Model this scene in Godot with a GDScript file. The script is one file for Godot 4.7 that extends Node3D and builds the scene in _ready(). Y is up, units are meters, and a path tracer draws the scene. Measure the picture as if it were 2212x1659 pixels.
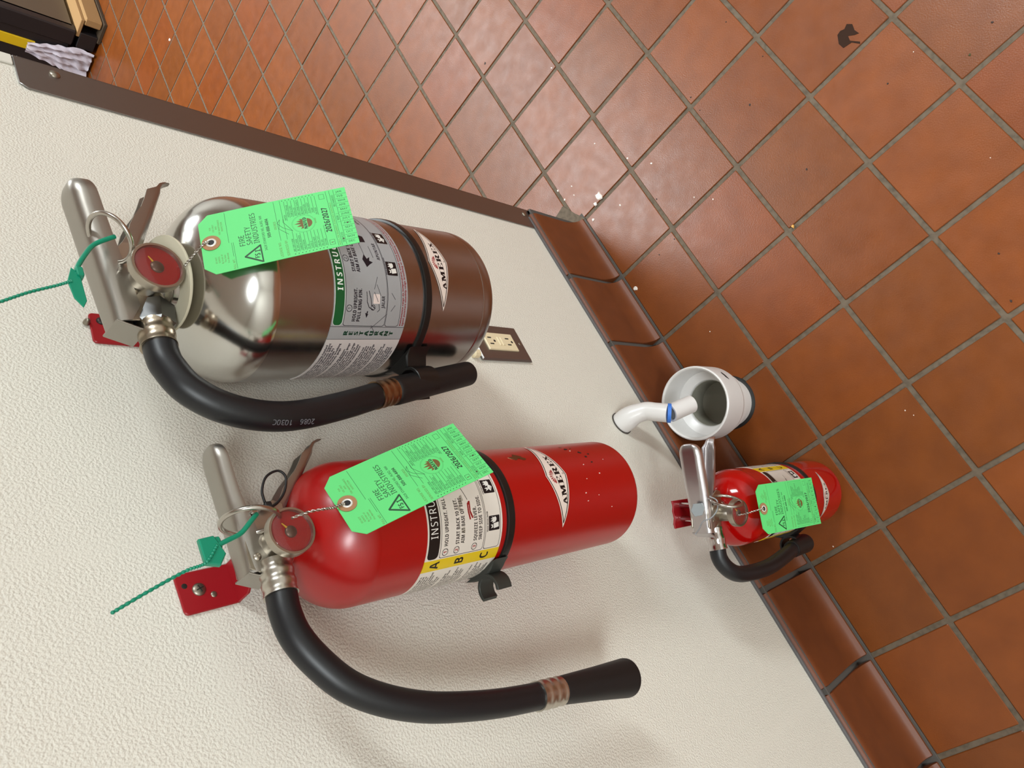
extends Node3D
# Fire extinguishers hung on a kitchen wall above a quarry-tile floor. World: wall face at z = 0, floor at y = 0, metres.

# ------------------------------------------------------------------ mesh builder
class MB:
	var P := PackedVector3Array()
	var U := PackedVector2Array()
	var s0 := 0
	func tri(a: Vector3, b: Vector3, c: Vector3, ua := Vector2.ZERO, ub := Vector2.ZERO, uc := Vector2.ZERO) -> void:
		if (b - a).cross(c - a).length_squared() < 1e-20:
			return
		P.append(a); P.append(b); P.append(c)
		U.append(ua); U.append(ub); U.append(uc)
	func quad(a: Vector3, b: Vector3, c: Vector3, d: Vector3, ua := Vector2.ZERO, ub := Vector2.ZERO, uc := Vector2.ZERO, ud := Vector2.ZERO) -> void:
		tri(a, b, c, ua, ub, uc)
		tri(a, c, d, ua, uc, ud)
	# make the piece added since the last call face outward
	func shut() -> void:
		var vol := 0.0
		var o := Vector3.ZERO
		if P.size() > s0:
			o = P[s0]
		for i in range(s0, P.size(), 3):
			vol += (P[i] - o).dot((P[i + 2] - o).cross(P[i + 1] - o))
		if vol < 0.0:
			flip()
		s0 = P.size()
	func flip() -> void:
		for i in range(s0, P.size(), 3):
			var t := P[i + 1]; P[i + 1] = P[i + 2]; P[i + 2] = t
			var u := U[i + 1]; U[i + 1] = U[i + 2]; U[i + 2] = u
	func turn_to(dir: Vector3) -> void:
		var s := 0.0
		for i in range(s0, P.size(), 3):
			s += (P[i + 2] - P[i]).cross(P[i + 1] - P[i]).dot(dir)
		if s < 0.0:
			flip()
		s0 = P.size()
	func loft(rings: Array, wrap_along := false, cap := true) -> void:
		var n: int = rings[0].size()
		var m := rings.size()
		for i in (m if wrap_along else m - 1):
			var a: PackedVector3Array = rings[i]
			var b: PackedVector3Array = rings[(i + 1) % m]
			for j in n:
				var k := (j + 1) % n
				var v0 := float(i) / m
				var v1 := float(i + 1) / m
				var u0 := float(j) / n
				var u1 := float(j + 1) / n
				quad(a[j], a[k], b[k], b[j], Vector2(u0, v0), Vector2(u1, v0), Vector2(u1, v1), Vector2(u0, v1))
		if cap and not wrap_along:
			for e in [0, m - 1]:
				var r: PackedVector3Array = rings[e]
				var c := Vector3.ZERO
				for p in r:
					c += p / n
				for j in n:
					if e == 0:
						tri(c, r[(j + 1) % n], r[j])
					else:
						tri(c, r[j], r[(j + 1) % n])
		shut()
	# like loft, but the end sections are concave outlines given as 2D polygons
	func loft_poly(rings: Array, polys: Array) -> void:
		var n: int = rings[0].size()
		for i in rings.size() - 1:
			for j in n:
				var k := (j + 1) % n
				quad(rings[i][j], rings[i][k], rings[i + 1][k], rings[i + 1][j])
		for e in 2:
			var r: PackedVector3Array = rings[0] if e == 0 else rings[-1]
			var ids := Geometry2D.triangulate_polygon(polys[e])
			var up := true
			var area := 0.0
			var pl: PackedVector2Array = polys[e]
			for j in n:
				area += pl[j].cross(pl[(j + 1) % n])
			up = area > 0.0
			for t in range(0, ids.size(), 3):
				var a := ids[t]; var b := ids[t + 1]; var c := ids[t + 2]
				var ta: float = (pl[b] - pl[a]).cross(pl[c] - pl[a])
				if (ta > 0.0) != up:
					var q := b; b = c; c = q
				if e == 0:
					tri(r[a], r[c], r[b])
				else:
					tri(r[a], r[b], r[c])
		shut()
	func lathe(prof: PackedVector2Array, seg := 48, tf := Transform3D()) -> void:
		var m := prof.size()
		for i in m - 1:
			for j in seg:
				var a0 := TAU * j / seg
				var a1 := TAU * ((j + 1) % seg) / seg
				var p := prof[i]
				var q := prof[i + 1]
				quad(tf * Vector3(p.x * sin(a0), p.y, p.x * cos(a0)), tf * Vector3(p.x * sin(a1), p.y, p.x * cos(a1)),
					tf * Vector3(q.x * sin(a1), q.y, q.x * cos(a1)), tf * Vector3(q.x * sin(a0), q.y, q.x * cos(a0)))
		shut()
	func tube(pts: PackedVector3Array, rad, seg := 16, loop := false) -> void:
		var rings := []
		var n := pts.size()
		var nrm := Vector3.ZERO
		for i in n:
			var t: Vector3
			if loop:
				t = (pts[(i + 1) % n] - pts[(i - 1 + n) % n]).normalized()
			else:
				t = (pts[mini(i + 1, n - 1)] - pts[maxi(i - 1, 0)]).normalized()
			if i == 0:
				nrm = t.cross(Vector3(0.31, 0.52, 0.79)).normalized()
			nrm = (nrm - t * nrm.dot(t)).normalized()
			var bi := t.cross(nrm)
			var r: float = rad[i] if typeof(rad) == TYPE_ARRAY else rad
			var ring := PackedVector3Array()
			for k in seg:
				var a := TAU * k / seg
				ring.append(pts[i] + (nrm * cos(a) + bi * sin(a)) * r)
			rings.append(ring)
		loft(rings, loop, true)
	func box(size: Vector3, c := 0.001, tf := Transform3D()) -> void:
		var h := size * 0.5
		c = minf(c, minf(h.x, minf(h.y, h.z)) * 0.6)
		var rings := []
		for lv in [[-h.y, c], [-h.y + c, 0.0], [h.y - c, 0.0], [h.y, c]]:
			var x: float = h.x - lv[1]
			var z: float = h.z - lv[1]
			var y: float = lv[0]
			var ring := PackedVector3Array()
			for q in [Vector2(x - c, z), Vector2(x, z - c), Vector2(x, -z + c), Vector2(x - c, -z), Vector2(-x + c, -z), Vector2(-x, -z + c), Vector2(-x, z - c), Vector2(-x + c, z)]:
				ring.append(tf * Vector3(q.x, y, q.y))
			rings.append(ring)
		loft(rings)
	func prism(poly: PackedVector2Array, depth: float, c := 0.0, tf := Transform3D()) -> void:
		var n := poly.size()
		var area := 0.0
		for i in n:
			area += poly[i].cross(poly[(i + 1) % n])
		var sgn := 1.0 if area > 0.0 else -1.0
		var inner := PackedVector2Array()
		for i in n:
			var e0 := (poly[i] - poly[(i - 1 + n) % n]).normalized()
			var e1 := (poly[(i + 1) % n] - poly[i]).normalized()
			var n0 := Vector2(-e0.y, e0.x) * sgn
			var n1 := Vector2(-e1.y, e1.x) * sgn
			var mm := n0 + n1
			mm = mm / maxf(mm.length_squared() * 0.5, 0.6) 
			inner.append(poly[i] + mm * c)
		var hz := depth * 0.5
		var lv := [[inner, -hz], [poly, -hz + c], [poly, hz - c], [inner, hz]] if c > 0.0 else [[poly, -hz], [poly, hz]]
		var rings := []
		for l in lv:
			var ring := PackedVector3Array()
			for p in l[0]:
				ring.append(tf * Vector3(p.x, p.y, l[1]))
			rings.append(ring)
		loft_poly(rings, [lv[0][0], lv[-1][0]])
	func mesh(crease := 38.0) -> ArrayMesh:
		var n := P.size()
		var F := PackedVector3Array()
		var at := {}
		for i in range(0, n, 3):
			F.append((P[i + 2] - P[i]).cross(P[i + 1] - P[i]))
		var keys := PackedInt32Array()
		keys.resize(n)
		var lists := []
		for i in n:
			var k := Vector3i((P[i] * 40000.0).round())
			if not at.has(k):
				at[k] = lists.size()
				lists.append(PackedInt32Array())
			keys[i] = at[k]
			lists[at[k]].append(i / 3)
		var cosc := cos(deg_to_rad(crease))
		var N := PackedVector3Array()
		N.resize(n)
		var Fn := PackedVector3Array()
		for f in F:
			Fn.append(f.normalized())
		for i in n:
			var me := Fn[i / 3]
			var s := Vector3.ZERO
			for f in lists[keys[i]]:
				if Fn[f].dot(me) >= cosc:
					s += F[f]
			N[i] = s.normalized()
		var arr := []
		arr.resize(Mesh.ARRAY_MAX)
		arr[Mesh.ARRAY_VERTEX] = P
		arr[Mesh.ARRAY_NORMAL] = N
		arr[Mesh.ARRAY_TEX_UV] = U
		var am := ArrayMesh.new()
		am.add_surface_from_arrays(Mesh.PRIMITIVE_TRIANGLES, arr)
		return am

# ------------------------------------------------------------------ lettering drawn into an Image
class Ink:
	var ts: TextServer
	var fonts := {}
	var cache := {}
	func _init() -> void:
		ts = TextServerManager.get_primary_interface()
		for w in [["r", 400, "Droid Sans"], ["b", 700, "Droid Sans"], ["s", 700, "Droid Serif"]]:
			var f := SystemFont.new()
			f.font_names = PackedStringArray([w[2]])
			f.font_weight = w[1]
			f.antialiasing = TextServer.FONT_ANTIALIASING_GRAY
			fonts[w[0]] = f
	func glyph(ch: String, px: int, fk: String) -> Array:
		var key := ch + str(px) + fk
		if not cache.has(key):
			var rid: RID = fonts[fk].get_rids()[0]
			var sz := Vector2i(px, 0)
			var gi := ts.font_get_glyph_index(rid, px, ch.unicode_at(0), 0)
			ts.font_render_glyph(rid, sz, gi)
			var r := Rect2i(ts.font_get_glyph_uv_rect(rid, sz, gi))
			var im: Image = null
			if r.size.x > 0 and r.size.y > 0:
				im = ts.font_get_texture_image(rid, sz, ts.font_get_glyph_texture_idx(rid, sz, gi)).get_region(r)
				im.convert(Image.FORMAT_RGBA8)
			cache[key] = [im, ts.font_get_glyph_offset(rid, sz, gi), ts.font_get_glyph_advance(rid, px, gi).x]
		return cache[key]
	func width(s: String, px: int, fk := "r", xs := 1.0, sp := 0.0) -> float:
		var w := 0.0
		for c in s:
			w += glyph(c, px, fk)[2] * xs + sp
		return w
	func text(img: Image, s: String, x: float, y: float, px: int, col: Color, fk := "r", xs := 1.0, sp := 0.0) -> float:
		for c in s:
			var g := glyph(c, px, fk)
			if g[0] != null:
				var m: Image = g[0]
				if xs != 1.0:
					m = m.duplicate()
					m.resize(maxi(1, int(m.get_width() * xs)), m.get_height(), Image.INTERPOLATE_BILINEAR)
				var src := Image.create(m.get_width(), m.get_height(), false, Image.FORMAT_RGBA8)
				src.fill(col)
				for yy in m.get_height():
					for xx in m.get_width():
						src.set_pixel(xx, yy, Color(col.r, col.g, col.b, col.a * m.get_pixel(xx, yy).a))
				img.blend_rect(src, Rect2i(Vector2i.ZERO, src.get_size()), Vector2i(int(x + g[1].x * xs), int(y + g[1].y)))
			x += g[2] * xs + sp
		return x
	func mid(img: Image, s: String, cx: float, y: float, px: int, col: Color, fk := "r", xs := 1.0, sp := 0.0) -> void:
		text(img, s, cx - width(s, px, fk, xs, sp) * 0.5, y, px, col, fk, xs, sp)
	func line(img: Image, a: Vector2, b: Vector2, w: float, col: Color) -> void:
		var n := int(a.distance_to(b) * 1.5) + 1
		for i in n + 1:
			var p := a.lerp(b, float(i) / n) - Vector2(w, w) * 0.5
			img.fill_rect(Rect2i(int(round(p.x)), int(round(p.y)), maxi(1, int(round(w))), maxi(1, int(round(w)))), col)
	func path(img: Image, pts: Array, w: float, col: Color) -> void:
		for i in pts.size() - 1:
			line(img, pts[i], pts[i + 1], w, col)
	func ring(img: Image, c: Vector2, r: float, w: float, col: Color, ry := 0.0) -> void:
		var pts := []
		for i in 49:
			pts.append(c + Vector2(cos(TAU * i / 48.0) * r, sin(TAU * i / 48.0) * (ry if ry > 0.0 else r)))
		path(img, pts, w, col)
	func poly(img: Image, pts: PackedVector2Array, col: Color) -> void:
		var y0 := 1e9
		var y1 := -1e9
		for p in pts:
			y0 = minf(y0, p.y); y1 = maxf(y1, p.y)
		for y in range(maxi(0, int(floor(y0))), mini(img.get_height(), int(ceil(y1)) + 1)):
			var xs := []
			var yc := y + 0.5
			for i in pts.size():
				var a := pts[i]
				var b := pts[(i + 1) % pts.size()]
				if (a.y <= yc) != (b.y <= yc):
					xs.append(a.x + (yc - a.y) / (b.y - a.y) * (b.x - a.x))
			xs.sort()
			for i in range(0, xs.size() - 1, 2):
				var x0 := int(round(xs[i])); var x1 := int(round(xs[i + 1]))
				if x1 > x0:
					img.fill_rect(Rect2i(x0, y, x1 - x0, 1), col)
	func rrect(img: Image, r: Rect2, rad: float, col: Color, wline := 0.0) -> void:
		var pts := PackedVector2Array()
		for q in [[r.position + Vector2(rad, rad), PI], [Vector2(r.end.x - rad, r.position.y + rad), PI * 1.5], [r.end - Vector2(rad, rad), 0.0], [Vector2(r.position.x + rad, r.end.y - rad), PI * 0.5]]:
			for i in 7:
				var a: float = q[1] + PI * 0.5 * i / 6.0
				pts.append(q[0] + Vector2(cos(a), sin(a)) * rad)
		if wline > 0.0:
			var l := Array(pts)
			l.append(pts[0])
			path(img, l, wline, col)
		else:
			poly(img, pts, col)
	# a block of small print: rows of words too small to read in the photograph
	func fine_print(img: Image, r: Rect2, rows: int, col: Color, px: int, seedn: int, words: String, fk := "b") -> void:
		var w := words.split(" ")
		var rng := RandomNumberGenerator.new()
		rng.seed = seedn
		for i in rows:
			var y := r.position.y + r.size.y * (i + 0.85) / rows
			var x := r.position.x
			while x < r.end.x - px * 2.0:
				var s: String = w[rng.randi() % w.size()]
				if x + width(s, px, fk) > r.end.x:
					break
				text(img, s, x + 1, y, px, col, fk)
				x = text(img, s, x, y, px, col, fk) + px * 0.3

# ------------------------------------------------------------------ shared state
var ink: Ink
var used := {}
var M := {}
var tex_tag: ImageTexture
var tex_abc: ImageTexture
var tex_k: ImageTexture
var tex_brand: ImageTexture

const EYE := Vector3(-0.8757029, 1.3184648, 0.5846652)
const FOCAL := 1567.7763
const CX := 1166.983
const CY := 825.267
const PITCH := 0.172
const GRID_Z := 0.0143792
const GRID_YAW := -0.0038083

func _ready() -> void:
	# camera
	var cam := Camera3D.new()
	cam.name = "camera"
	cam.transform = Transform3D(Basis(Vector3(-0.4484323, -0.6348128, 0.6292226), Vector3(0.8078013, 0.0134797, 0.5893007), Vector3(-0.3825774, 0.7725484, 0.5067579)).orthonormalized(), EYE)
	cam.projection = Camera3D.PROJECTION_FRUSTUM
	cam.near = 0.05
	cam.far = 60.0
	cam.size = 1659.0 / FOCAL * cam.near
	cam.frustum_offset = Vector2((1106.0 - CX) / FOCAL, (CY - 829.5) / FOCAL) * cam.near
	add_child(cam)
	cam.current = true
	# environment: an indoor room, no sky
	var we := WorldEnvironment.new()
	we.name = "environment"
	var env := Environment.new()
	env.background_mode = Environment.BG_COLOR
	env.background_color = Color(0, 0, 0)
	env.tonemap_mode = Environment.TONE_MAPPER_LINEAR
	env.tonemap_exposure = 1.0
	env.sdfgi_enabled = true
	env.ssao_enabled = true
	env.ssil_enabled = true
	we.environment = env
	add_child(we)
	# the room's ceiling fixtures: [x, z, sx, sz, energy]
	fixtures = [
		[1.70, -0.85, 1.2, 0.6, 9.5, "over the open floor just beyond the wall corner"],
		[3.55, -0.9, 1.2, 0.6, 8.5, "over the wrapped pallet load"],
		[1.2, 2.1, 0.6, 1.2, 8.5, "in front of the wall on its corner guard side"],
		[-2.1, 2.1, 0.6, 1.2, 8.5, "in front of the wall, away from its corner"],
	]
	ink = Ink.new()
	materials()
	room()
	floor_tiles()
	cove_base()
	wall_details()
	extinguishers()
	hung_things()
	pvc()
	far_goods()
	debris()

var fixtures := []

# ------------------------------------------------------------------ naming
func numbered(parent: Node, called: String) -> String:
	var key := str(parent.get_instance_id()) + called
	var n: int = used.get(key, 0)
	used[key] = n + 1
	return called if n == 0 else "%s_%03d" % [called, n]

func obj(called: String, mesh: Mesh, mat: Material, parent: Node = self, tf := Transform3D()) -> MeshInstance3D:
	var o := MeshInstance3D.new()
	o.name = numbered(parent, called)
	o.mesh = mesh
	o.material_override = mat
	o.transform = tf
	o.cast_shadow = GeometryInstance3D.SHADOW_CASTING_SETTING_ON
	parent.add_child(o, true)
	return o

func tag(o: Node, label: String, category: String, group := "", kind := "") -> Node:
	o.set_meta("label", label)
	o.set_meta("category", category)
	if group:
		o.set_meta("group", group)
	if kind:
		o.set_meta("kind", kind)
	return o

func thing(called: String, label: String, category: String, tf := Transform3D(), group := "") -> Node3D:
	var o := Node3D.new()
	o.name = numbered(self, called)
	o.transform = tf
	add_child(o, true)
	tag(o, label, category, group)
	return o

func struct(o: Node, label: String, category: String) -> Node:
	return tag(o, label, category, "", "structure")

# ------------------------------------------------------------------ materials
func mat(c: Color, rough := 0.5, metal := 0.0, spec := 0.5) -> StandardMaterial3D:
	var m := StandardMaterial3D.new()
	m.albedo_color = c
	m.roughness = rough
	m.metallic = metal
	m.metallic_specular = spec
	return m

func noise_tex(seedn: int, freq: float, size: int, normal := false, strength := 4.0, ramp: Gradient = null, kind := FastNoiseLite.TYPE_SIMPLEX_SMOOTH, oct := 3) -> NoiseTexture2D:
	var n := FastNoiseLite.new()
	n.seed = seedn
	n.noise_type = kind
	n.frequency = freq
	n.fractal_octaves = oct
	var t := NoiseTexture2D.new()
	t.width = size
	t.height = size
	t.seamless = true
	t.noise = n
	if normal:
		t.as_normal_map = true
		t.bump_strength = strength
	if ramp:
		t.color_ramp = ramp
	return t

func ramp(a: Color, b: Color, c = null) -> Gradient:
	var g := Gradient.new()
	if c == null:
		g.offsets = PackedFloat32Array([0.0, 1.0])
		g.colors = PackedColorArray([a, b])
	else:
		g.offsets = PackedFloat32Array([0.0, 0.5, 1.0])
		g.colors = PackedColorArray([a, b, c])
	return g

func tri_map(m: StandardMaterial3D, scale: float) -> void:
	m.uv1_triplanar = true
	m.uv1_world_triplanar = true
	m.uv1_scale = Vector3.ONE * scale

func materials() -> void:
	# white pebbled wall panel
	var w := mat(Color(0.86, 0.845, 0.80), 0.42)
	w.normal_enabled = true
	w.normal_texture = noise_tex(5, 0.125, 1024, true, 5.0, null, FastNoiseLite.TYPE_SIMPLEX_SMOOTH, 2)
	w.normal_scale = 0.34
	tri_map(w, 1.0 / 0.42)
	M.wall = w
	M.paint = mat(Color(0.82, 0.81, 0.78), 0.7)
	M.ceiling = mat(Color(0.85, 0.85, 0.83), 0.8)
	M.trim_white = mat(Color(0.85, 0.84, 0.80), 0.4)
	# quarry tile, several firings
	var blot := noise_tex(11, 0.012, 1024, false, 0.0, ramp(Color(0.90, 0.89, 0.88), Color(1, 1, 1)), FastNoiseLite.TYPE_SIMPLEX_SMOOTH, 5)
	var rgh := noise_tex(12, 0.02, 1024, false, 0.0, ramp(Color(0.34, 0.34, 0.34), Color(0.44, 0.44, 0.44)), FastNoiseLite.TYPE_SIMPLEX_SMOOTH, 5)
	var tn := noise_tex(13, 0.3, 1024, true, 2.0, null, FastNoiseLite.TYPE_SIMPLEX_SMOOTH, 3)
	M.tile = []
	for c in [Color(0.47, 0.24, 0.075), Color(0.455, 0.23, 0.065), Color(0.485, 0.25, 0.085), Color(0.45, 0.235, 0.075), Color(0.475, 0.23, 0.06)]:
		var t := mat(c, 1.0)
		t.albedo_texture = blot
		t.roughness_texture = rgh
		t.normal_enabled = true
		t.normal_texture = tn
		t.normal_scale = 0.10
		t.metallic_specular = 0.42
		tri_map(t, 1.0 / 0.9)
		M.tile.append(t)
	var cv := mat(Color(0.42, 0.21, 0.075), 0.5)
	cv.albedo_texture = blot
	tri_map(cv, 1.0 / 0.7)
	M.cove = cv
	var g := mat(Color(0.40, 0.35, 0.29), 0.9)
	g.albedo_texture = noise_tex(21, 0.03, 512, false, 0.0, ramp(Color(0.74, 0.73, 0.71), Color(0.92, 0.91, 0.90), Color(1, 1, 1)), FastNoiseLite.TYPE_SIMPLEX_SMOOTH, 5)
	tri_map(g, 1.0 / 0.25)
	M.grout = g
	M.dark_grout = mat(Color(0.30, 0.28, 0.26), 0.9)
	M.caulk = mat(Color(0.36, 0.35, 0.35), 0.7)
	# metals
	M.guard = mat(Color(0.56, 0.55, 0.54), 0.40, 1.0)
	var st := mat(Color(0.66, 0.655, 0.65), 0.27, 1.0)
	st.roughness_texture = noise_tex(31, 0.02, 512, false, 0.0, ramp(Color(0.75, 0.75, 0.75), Color(1, 1, 1)))
	tri_map(st, 1.0 / 0.2)
	M.steel = st
	M.polish = mat(Color(0.78, 0.77, 0.75), 0.16, 1.0)
	M.nickel = mat(Color(0.70, 0.67, 0.62), 0.36, 1.0)
	M.lever = mat(Color(0.64, 0.62, 0.59), 0.38, 1.0)
	M.chrome = mat(Color(0.82, 0.80, 0.80), 0.13, 1.0)
	M.wire = mat(Color(0.72, 0.70, 0.67), 0.25, 1.0)
	M.satin_grey = mat(Color(0.80, 0.785, 0.795), 0.30, 1.0)
	M.satin = mat(Color(0.76, 0.74, 0.70), 0.32, 1.0)
	M.ferrule = mat(Color(0.70, 0.65, 0.58), 0.30, 1.0)
	M.dark_brass = mat(Color(0.36, 0.28, 0.24), 0.4, 0.7)
	M.zinc = mat(Color(0.46, 0.46, 0.46), 0.36, 1.0)
	M.eyelet = mat(Color(0.88, 0.87, 0.84), 0.4, 0.35)
	M.brass = mat(Color(0.58, 0.47, 0.36), 0.3, 1.0)
	M.screw = mat(Color(0.60, 0.57, 0.52), 0.4, 1.0)
	M.dark_metal = mat(Color(0.25, 0.23, 0.22), 0.5, 0.8)
	# paints and plastics
	var red := mat(Color(0.61, 0.02, 0.015), 0.34)
	red.clearcoat_enabled = true
	red.clearcoat = 0.25
	red.clearcoat_roughness = 0.22
	M.red = red
	var red2 := mat(Color(0.66, 0.025, 0.02), 0.10)
	M.red_gloss = red2
	M.red_plate = mat(Color(0.58, 0.06, 0.10), 0.4)
	M.rubber = mat(Color(0.055, 0.055, 0.06), 0.5)
	M.hose = mat(Color(0.06, 0.064, 0.08), 0.42)
	M.strap = mat(Color(0.06, 0.06, 0.058), 0.38)
	M.clip_grey = mat(Color(0.19, 0.20, 0.185), 0.5)
	M.green_plastic = mat(Color(0.03, 0.52, 0.40), 0.35)
	M.white_plastic = mat(Color(0.86, 0.85, 0.84), 0.3)
	M.ivory = mat(Color(0.88, 0.82, 0.68), 0.35)
	M.slot = mat(Color(0.05, 0.05, 0.045), 0.6)
	M.clear_grey = mat(Color(0.56, 0.58, 0.59), 0.25)
	M.collar = mat(Color(0.78, 0.75, 0.66), 0.5)
	M.grey_plastic = mat(Color(0.55, 0.54, 0.49), 0.6)
	M.blue = mat(Color(0.22, 0.46, 0.82), 0.5)
	M.black_ink = mat(Color(0.08, 0.08, 0.08), 0.6)
	M.card = mat(Color(0.62, 0.46, 0.32), 0.8)
	M.dial_red = mat(Color(0.50, 0.03, 0.045), 0.8, 0.0, 0.15)
	M.dial_green = mat(Color(0.15, 0.45, 0.2), 0.5)
	M.needle = mat(Color(0.75, 0.58, 0.12), 0.5)
	var ln := mat(Color(0.9, 0.9, 0.9, 0.01), 0.06)
	ln.transparency = BaseMaterial3D.TRANSPARENCY_ALPHA
	M.lens = ln
	var fm := mat(Color(0.85, 0.82, 0.86, 0.75), 0.3)
	fm.transparency = BaseMaterial3D.TRANSPARENCY_ALPHA
	M.film = fm
	M.wood = mat(Color(0.60, 0.46, 0.29), 0.85)
	M.dark_wood = mat(Color(0.24, 0.18, 0.11), 0.85)
	M.carton = mat(Color(0.13, 0.12, 0.125), 0.35)
	M.carton_grey = mat(Color(0.34, 0.30, 0.25), 0.3)
	M.yellow = mat(Color(0.80, 0.66, 0.06), 0.5)
	M.chip = mat(Color(0.88, 0.84, 0.80), 0.7)
	M.crumb = mat(Color(0.80, 0.58, 0.28), 0.7)
	M.speck = mat(Color(0.16, 0.10, 0.07), 0.7)
	M.stain = mat(Color(0.20, 0.14, 0.11), 0.95, 0.0, 0.2)
	make_prints()
	M.tag = print_mat(tex_tag, 0.6)
	M.tag_edge = mat(Color(0.34, 0.80, 0.40), 0.7)
	M.label_abc = print_mat(tex_abc, 0.4)
	M.label_k = print_mat(tex_k, 0.35)
	M.label_brand = print_mat(tex_brand, 0.35)

func print_mat(t: Texture2D, rough: float) -> StandardMaterial3D:
	var m := mat(Color.WHITE, rough)
	m.albedo_texture = t
	m.texture_repeat = false
	return m

# ------------------------------------------------------------------ printed matter
func new_image(w: int, h: int, c: Color) -> Image:
	var im := Image.create(w, h, false, Image.FORMAT_RGBA8)
	im.fill(c)
	return im

func make_prints() -> void:
	tex_tag = ImageTexture.create_from_image(tag_print())
	tex_abc = ImageTexture.create_from_image(abc_print())
	tex_k = ImageTexture.create_from_image(k_print())
	tex_brand = ImageTexture.create_from_image(brand_print())

func tag_print() -> Image:
	var w := 512
	var h := 992
	var green := Color(0.36, 0.80, 0.45)
	var dk := Color(0.06, 0.24, 0.12)
	var br := Color(0.33, 0.42, 0.16)
	var im := new_image(w, h, green)
	# either side of the eyelet
	var y := 46.0
	for s in ["FOR", "USE ONLY", "AND", "FIRE MAINTENANCE", "INSPECTION"]:
		ink.mid(im, s, 385, y + 30, 15, br)
		y += 19.0
	y = 52.0
	for s in ["DO NOT", "SERVICE", "By Order of", "The State", "Fire Marshal"]:
		ink.mid(im, s, 110, y + 34, 15, br)
		y += 19.0
	ink.line(im, Vector2(232, 176), Vector2(498, 176), 2, dk)
	ink.text(im, "FULL WT.", 8, 196, 20, br)
	ink.line(im, Vector2(8, 203), Vector2(225, 203), 2, dk)
	ink.line(im, Vector2(110, 192), Vector2(225, 192), 2, dk)
	# company block
	ink.text(im, "FIRE", 172, 276, 50, dk)
	ink.text(im, "SAFETY", 172, 322, 50, dk)
	ink.text(im, "INDUSTRIES", 172, 368, 50, dk)
	ink.path(im, [Vector2(84, 262), Vector2(16, 368), Vector2(152, 368), Vector2(84, 262)], 9, dk)
	ink.text(im, "F", 52, 352, 40, dk, "b", 0.9)
	ink.text(im, "S", 72, 358, 46, dk, "b", 0.9)
	ink.text(im, "I", 102, 362, 46, dk, "b")
	ink.mid(im, "3428 STANFORD NE, ALBQ. NM", 250, 408, 22, dk)
	ink.mid(im, "505-888-4494", 280, 446, 28, dk, "b")
	# licence and service lines
	ink.text(im, "LICENSE NO.", 14, 498, 22, br)
	ink.text(im, "092803", 250, 492, 22, br)
	ink.line(im, Vector2(150, 502), Vector2(500, 502), 2, dk)
	ink.text(im, "SERVICED BY", 14, 540, 22, br)
	ink.line(im, Vector2(150, 544), Vector2(500, 544), 2, dk)
	ink.path(im, [Vector2(190, 560), Vector2(250, 505), Vector2(330, 520), Vector2(300, 500), Vector2(255, 530), Vector2(210, 590), Vector2(300, 540), Vector2(350, 545)], 2, dk)
	# check list columns
	var la := ["ABC DRY CHEM", "BC DRY CHEM", "CARBON DIOXIDE", "HALOTRON", "FE-36", "CLASS D", "WATER MIST", "HALON 1211", "FM 200", "SYSTEM"]
	var ra := ["WATER", "HYDRO STREAM", "PURPLE K (PK)", "INSTALLED", "WET CHEM CLASS K", "RECHARGE", "INSPECTION", "CLEAN AGENT", "FOAM", "OR HOSE"]
	for i in 10:
		var yy := 580.0 + i * 23.0
		var inset := 0.0 if i < 1 or i > 8 else 24.0
		ink.text(im, la[i], 36, yy, 16, dk)
		ink.line(im, Vector2(30, yy + 4), Vector2(206 - inset, yy + 4), 2, dk)
		ink.poly(im, PackedVector2Array([Vector2(14, yy - 9), Vector2(20, yy - 9), Vector2(20, yy - 3), Vector2(14, yy - 3)]), dk)
		ink.text(im, ra[i], 312 + inset, yy - 14, 16, dk)
		ink.line(im, Vector2(306 + inset, yy - 10), Vector2(484, yy - 10), 2, dk)
		ink.poly(im, PackedVector2Array([Vector2(492, yy - 23), Vector2(498, yy - 23), Vector2(498, yy - 17), Vector2(492, yy - 17)]), dk)
	# round association seal with flame
	var c := Vector2(256, 668)
	ink.ring(im, c, 76, 2, Color(0.22, 0.62, 0.32))
	ink.ring(im, c, 70, 1, Color(0.22, 0.62, 0.32))
	var fl := Color(0.42, 0.30, 0.12)
	var fpts := PackedVector2Array()
	for q in [Vector2(-34, 2), Vector2(-36, -20), Vector2(-22, -10), Vector2(-16, -40), Vector2(-4, -14), Vector2(4, -52), Vector2(12, -16), Vector2(22, -38), Vector2(26, -12), Vector2(36, -22), Vector2(34, 2)]:
		fpts.append(c + q * 1.2)
	ink.poly(im, fpts, fl)
	var half := PackedVector2Array()
	for i in 13:
		half.append(c + Vector2(cos(PI * i / 12.0) * 40, 22 + sin(PI * i / 12.0) * 36))
	ink.poly(im, half, fl)
	im.fill_rect(Rect2i(int(c.x) - 52, int(c.y) - 3, 104, 28), green)
	for ox in [0, 1]:
		ink.mid(im, "NAFED", c.x + ox, c.y + 21, 30, Color(0.05, 0.07, 0.05), "b", 1.05)
	ink.mid(im, "MEMBER", c.x + 6, 752, 12, br)
	# the year row
	ink.mid(im, "2026/2027", 250, 838, 52, Color(0.04, 0.12, 0.07), "b", 0.88)
	ink.rrect(im, Rect2(30, 806, 40, 32), 1, dk, 2)
	ink.text(im, "1", 42, 832, 24, Color(0.30, 0.14, 0.05), "b")
	ink.rrect(im, Rect2(440, 806, 44, 34), 1, dk, 2)
	ink.line(im, Vector2(10, 856), Vector2(502, 856), 2, dk)
	ink.text(im, "ADD'L OR REMARKS PUNCHED SEASONALS", 14, 874, 16, br, "r", 1.25)
	ink.line(im, Vector2(10, 880), Vector2(502, 880), 2, dk)
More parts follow.
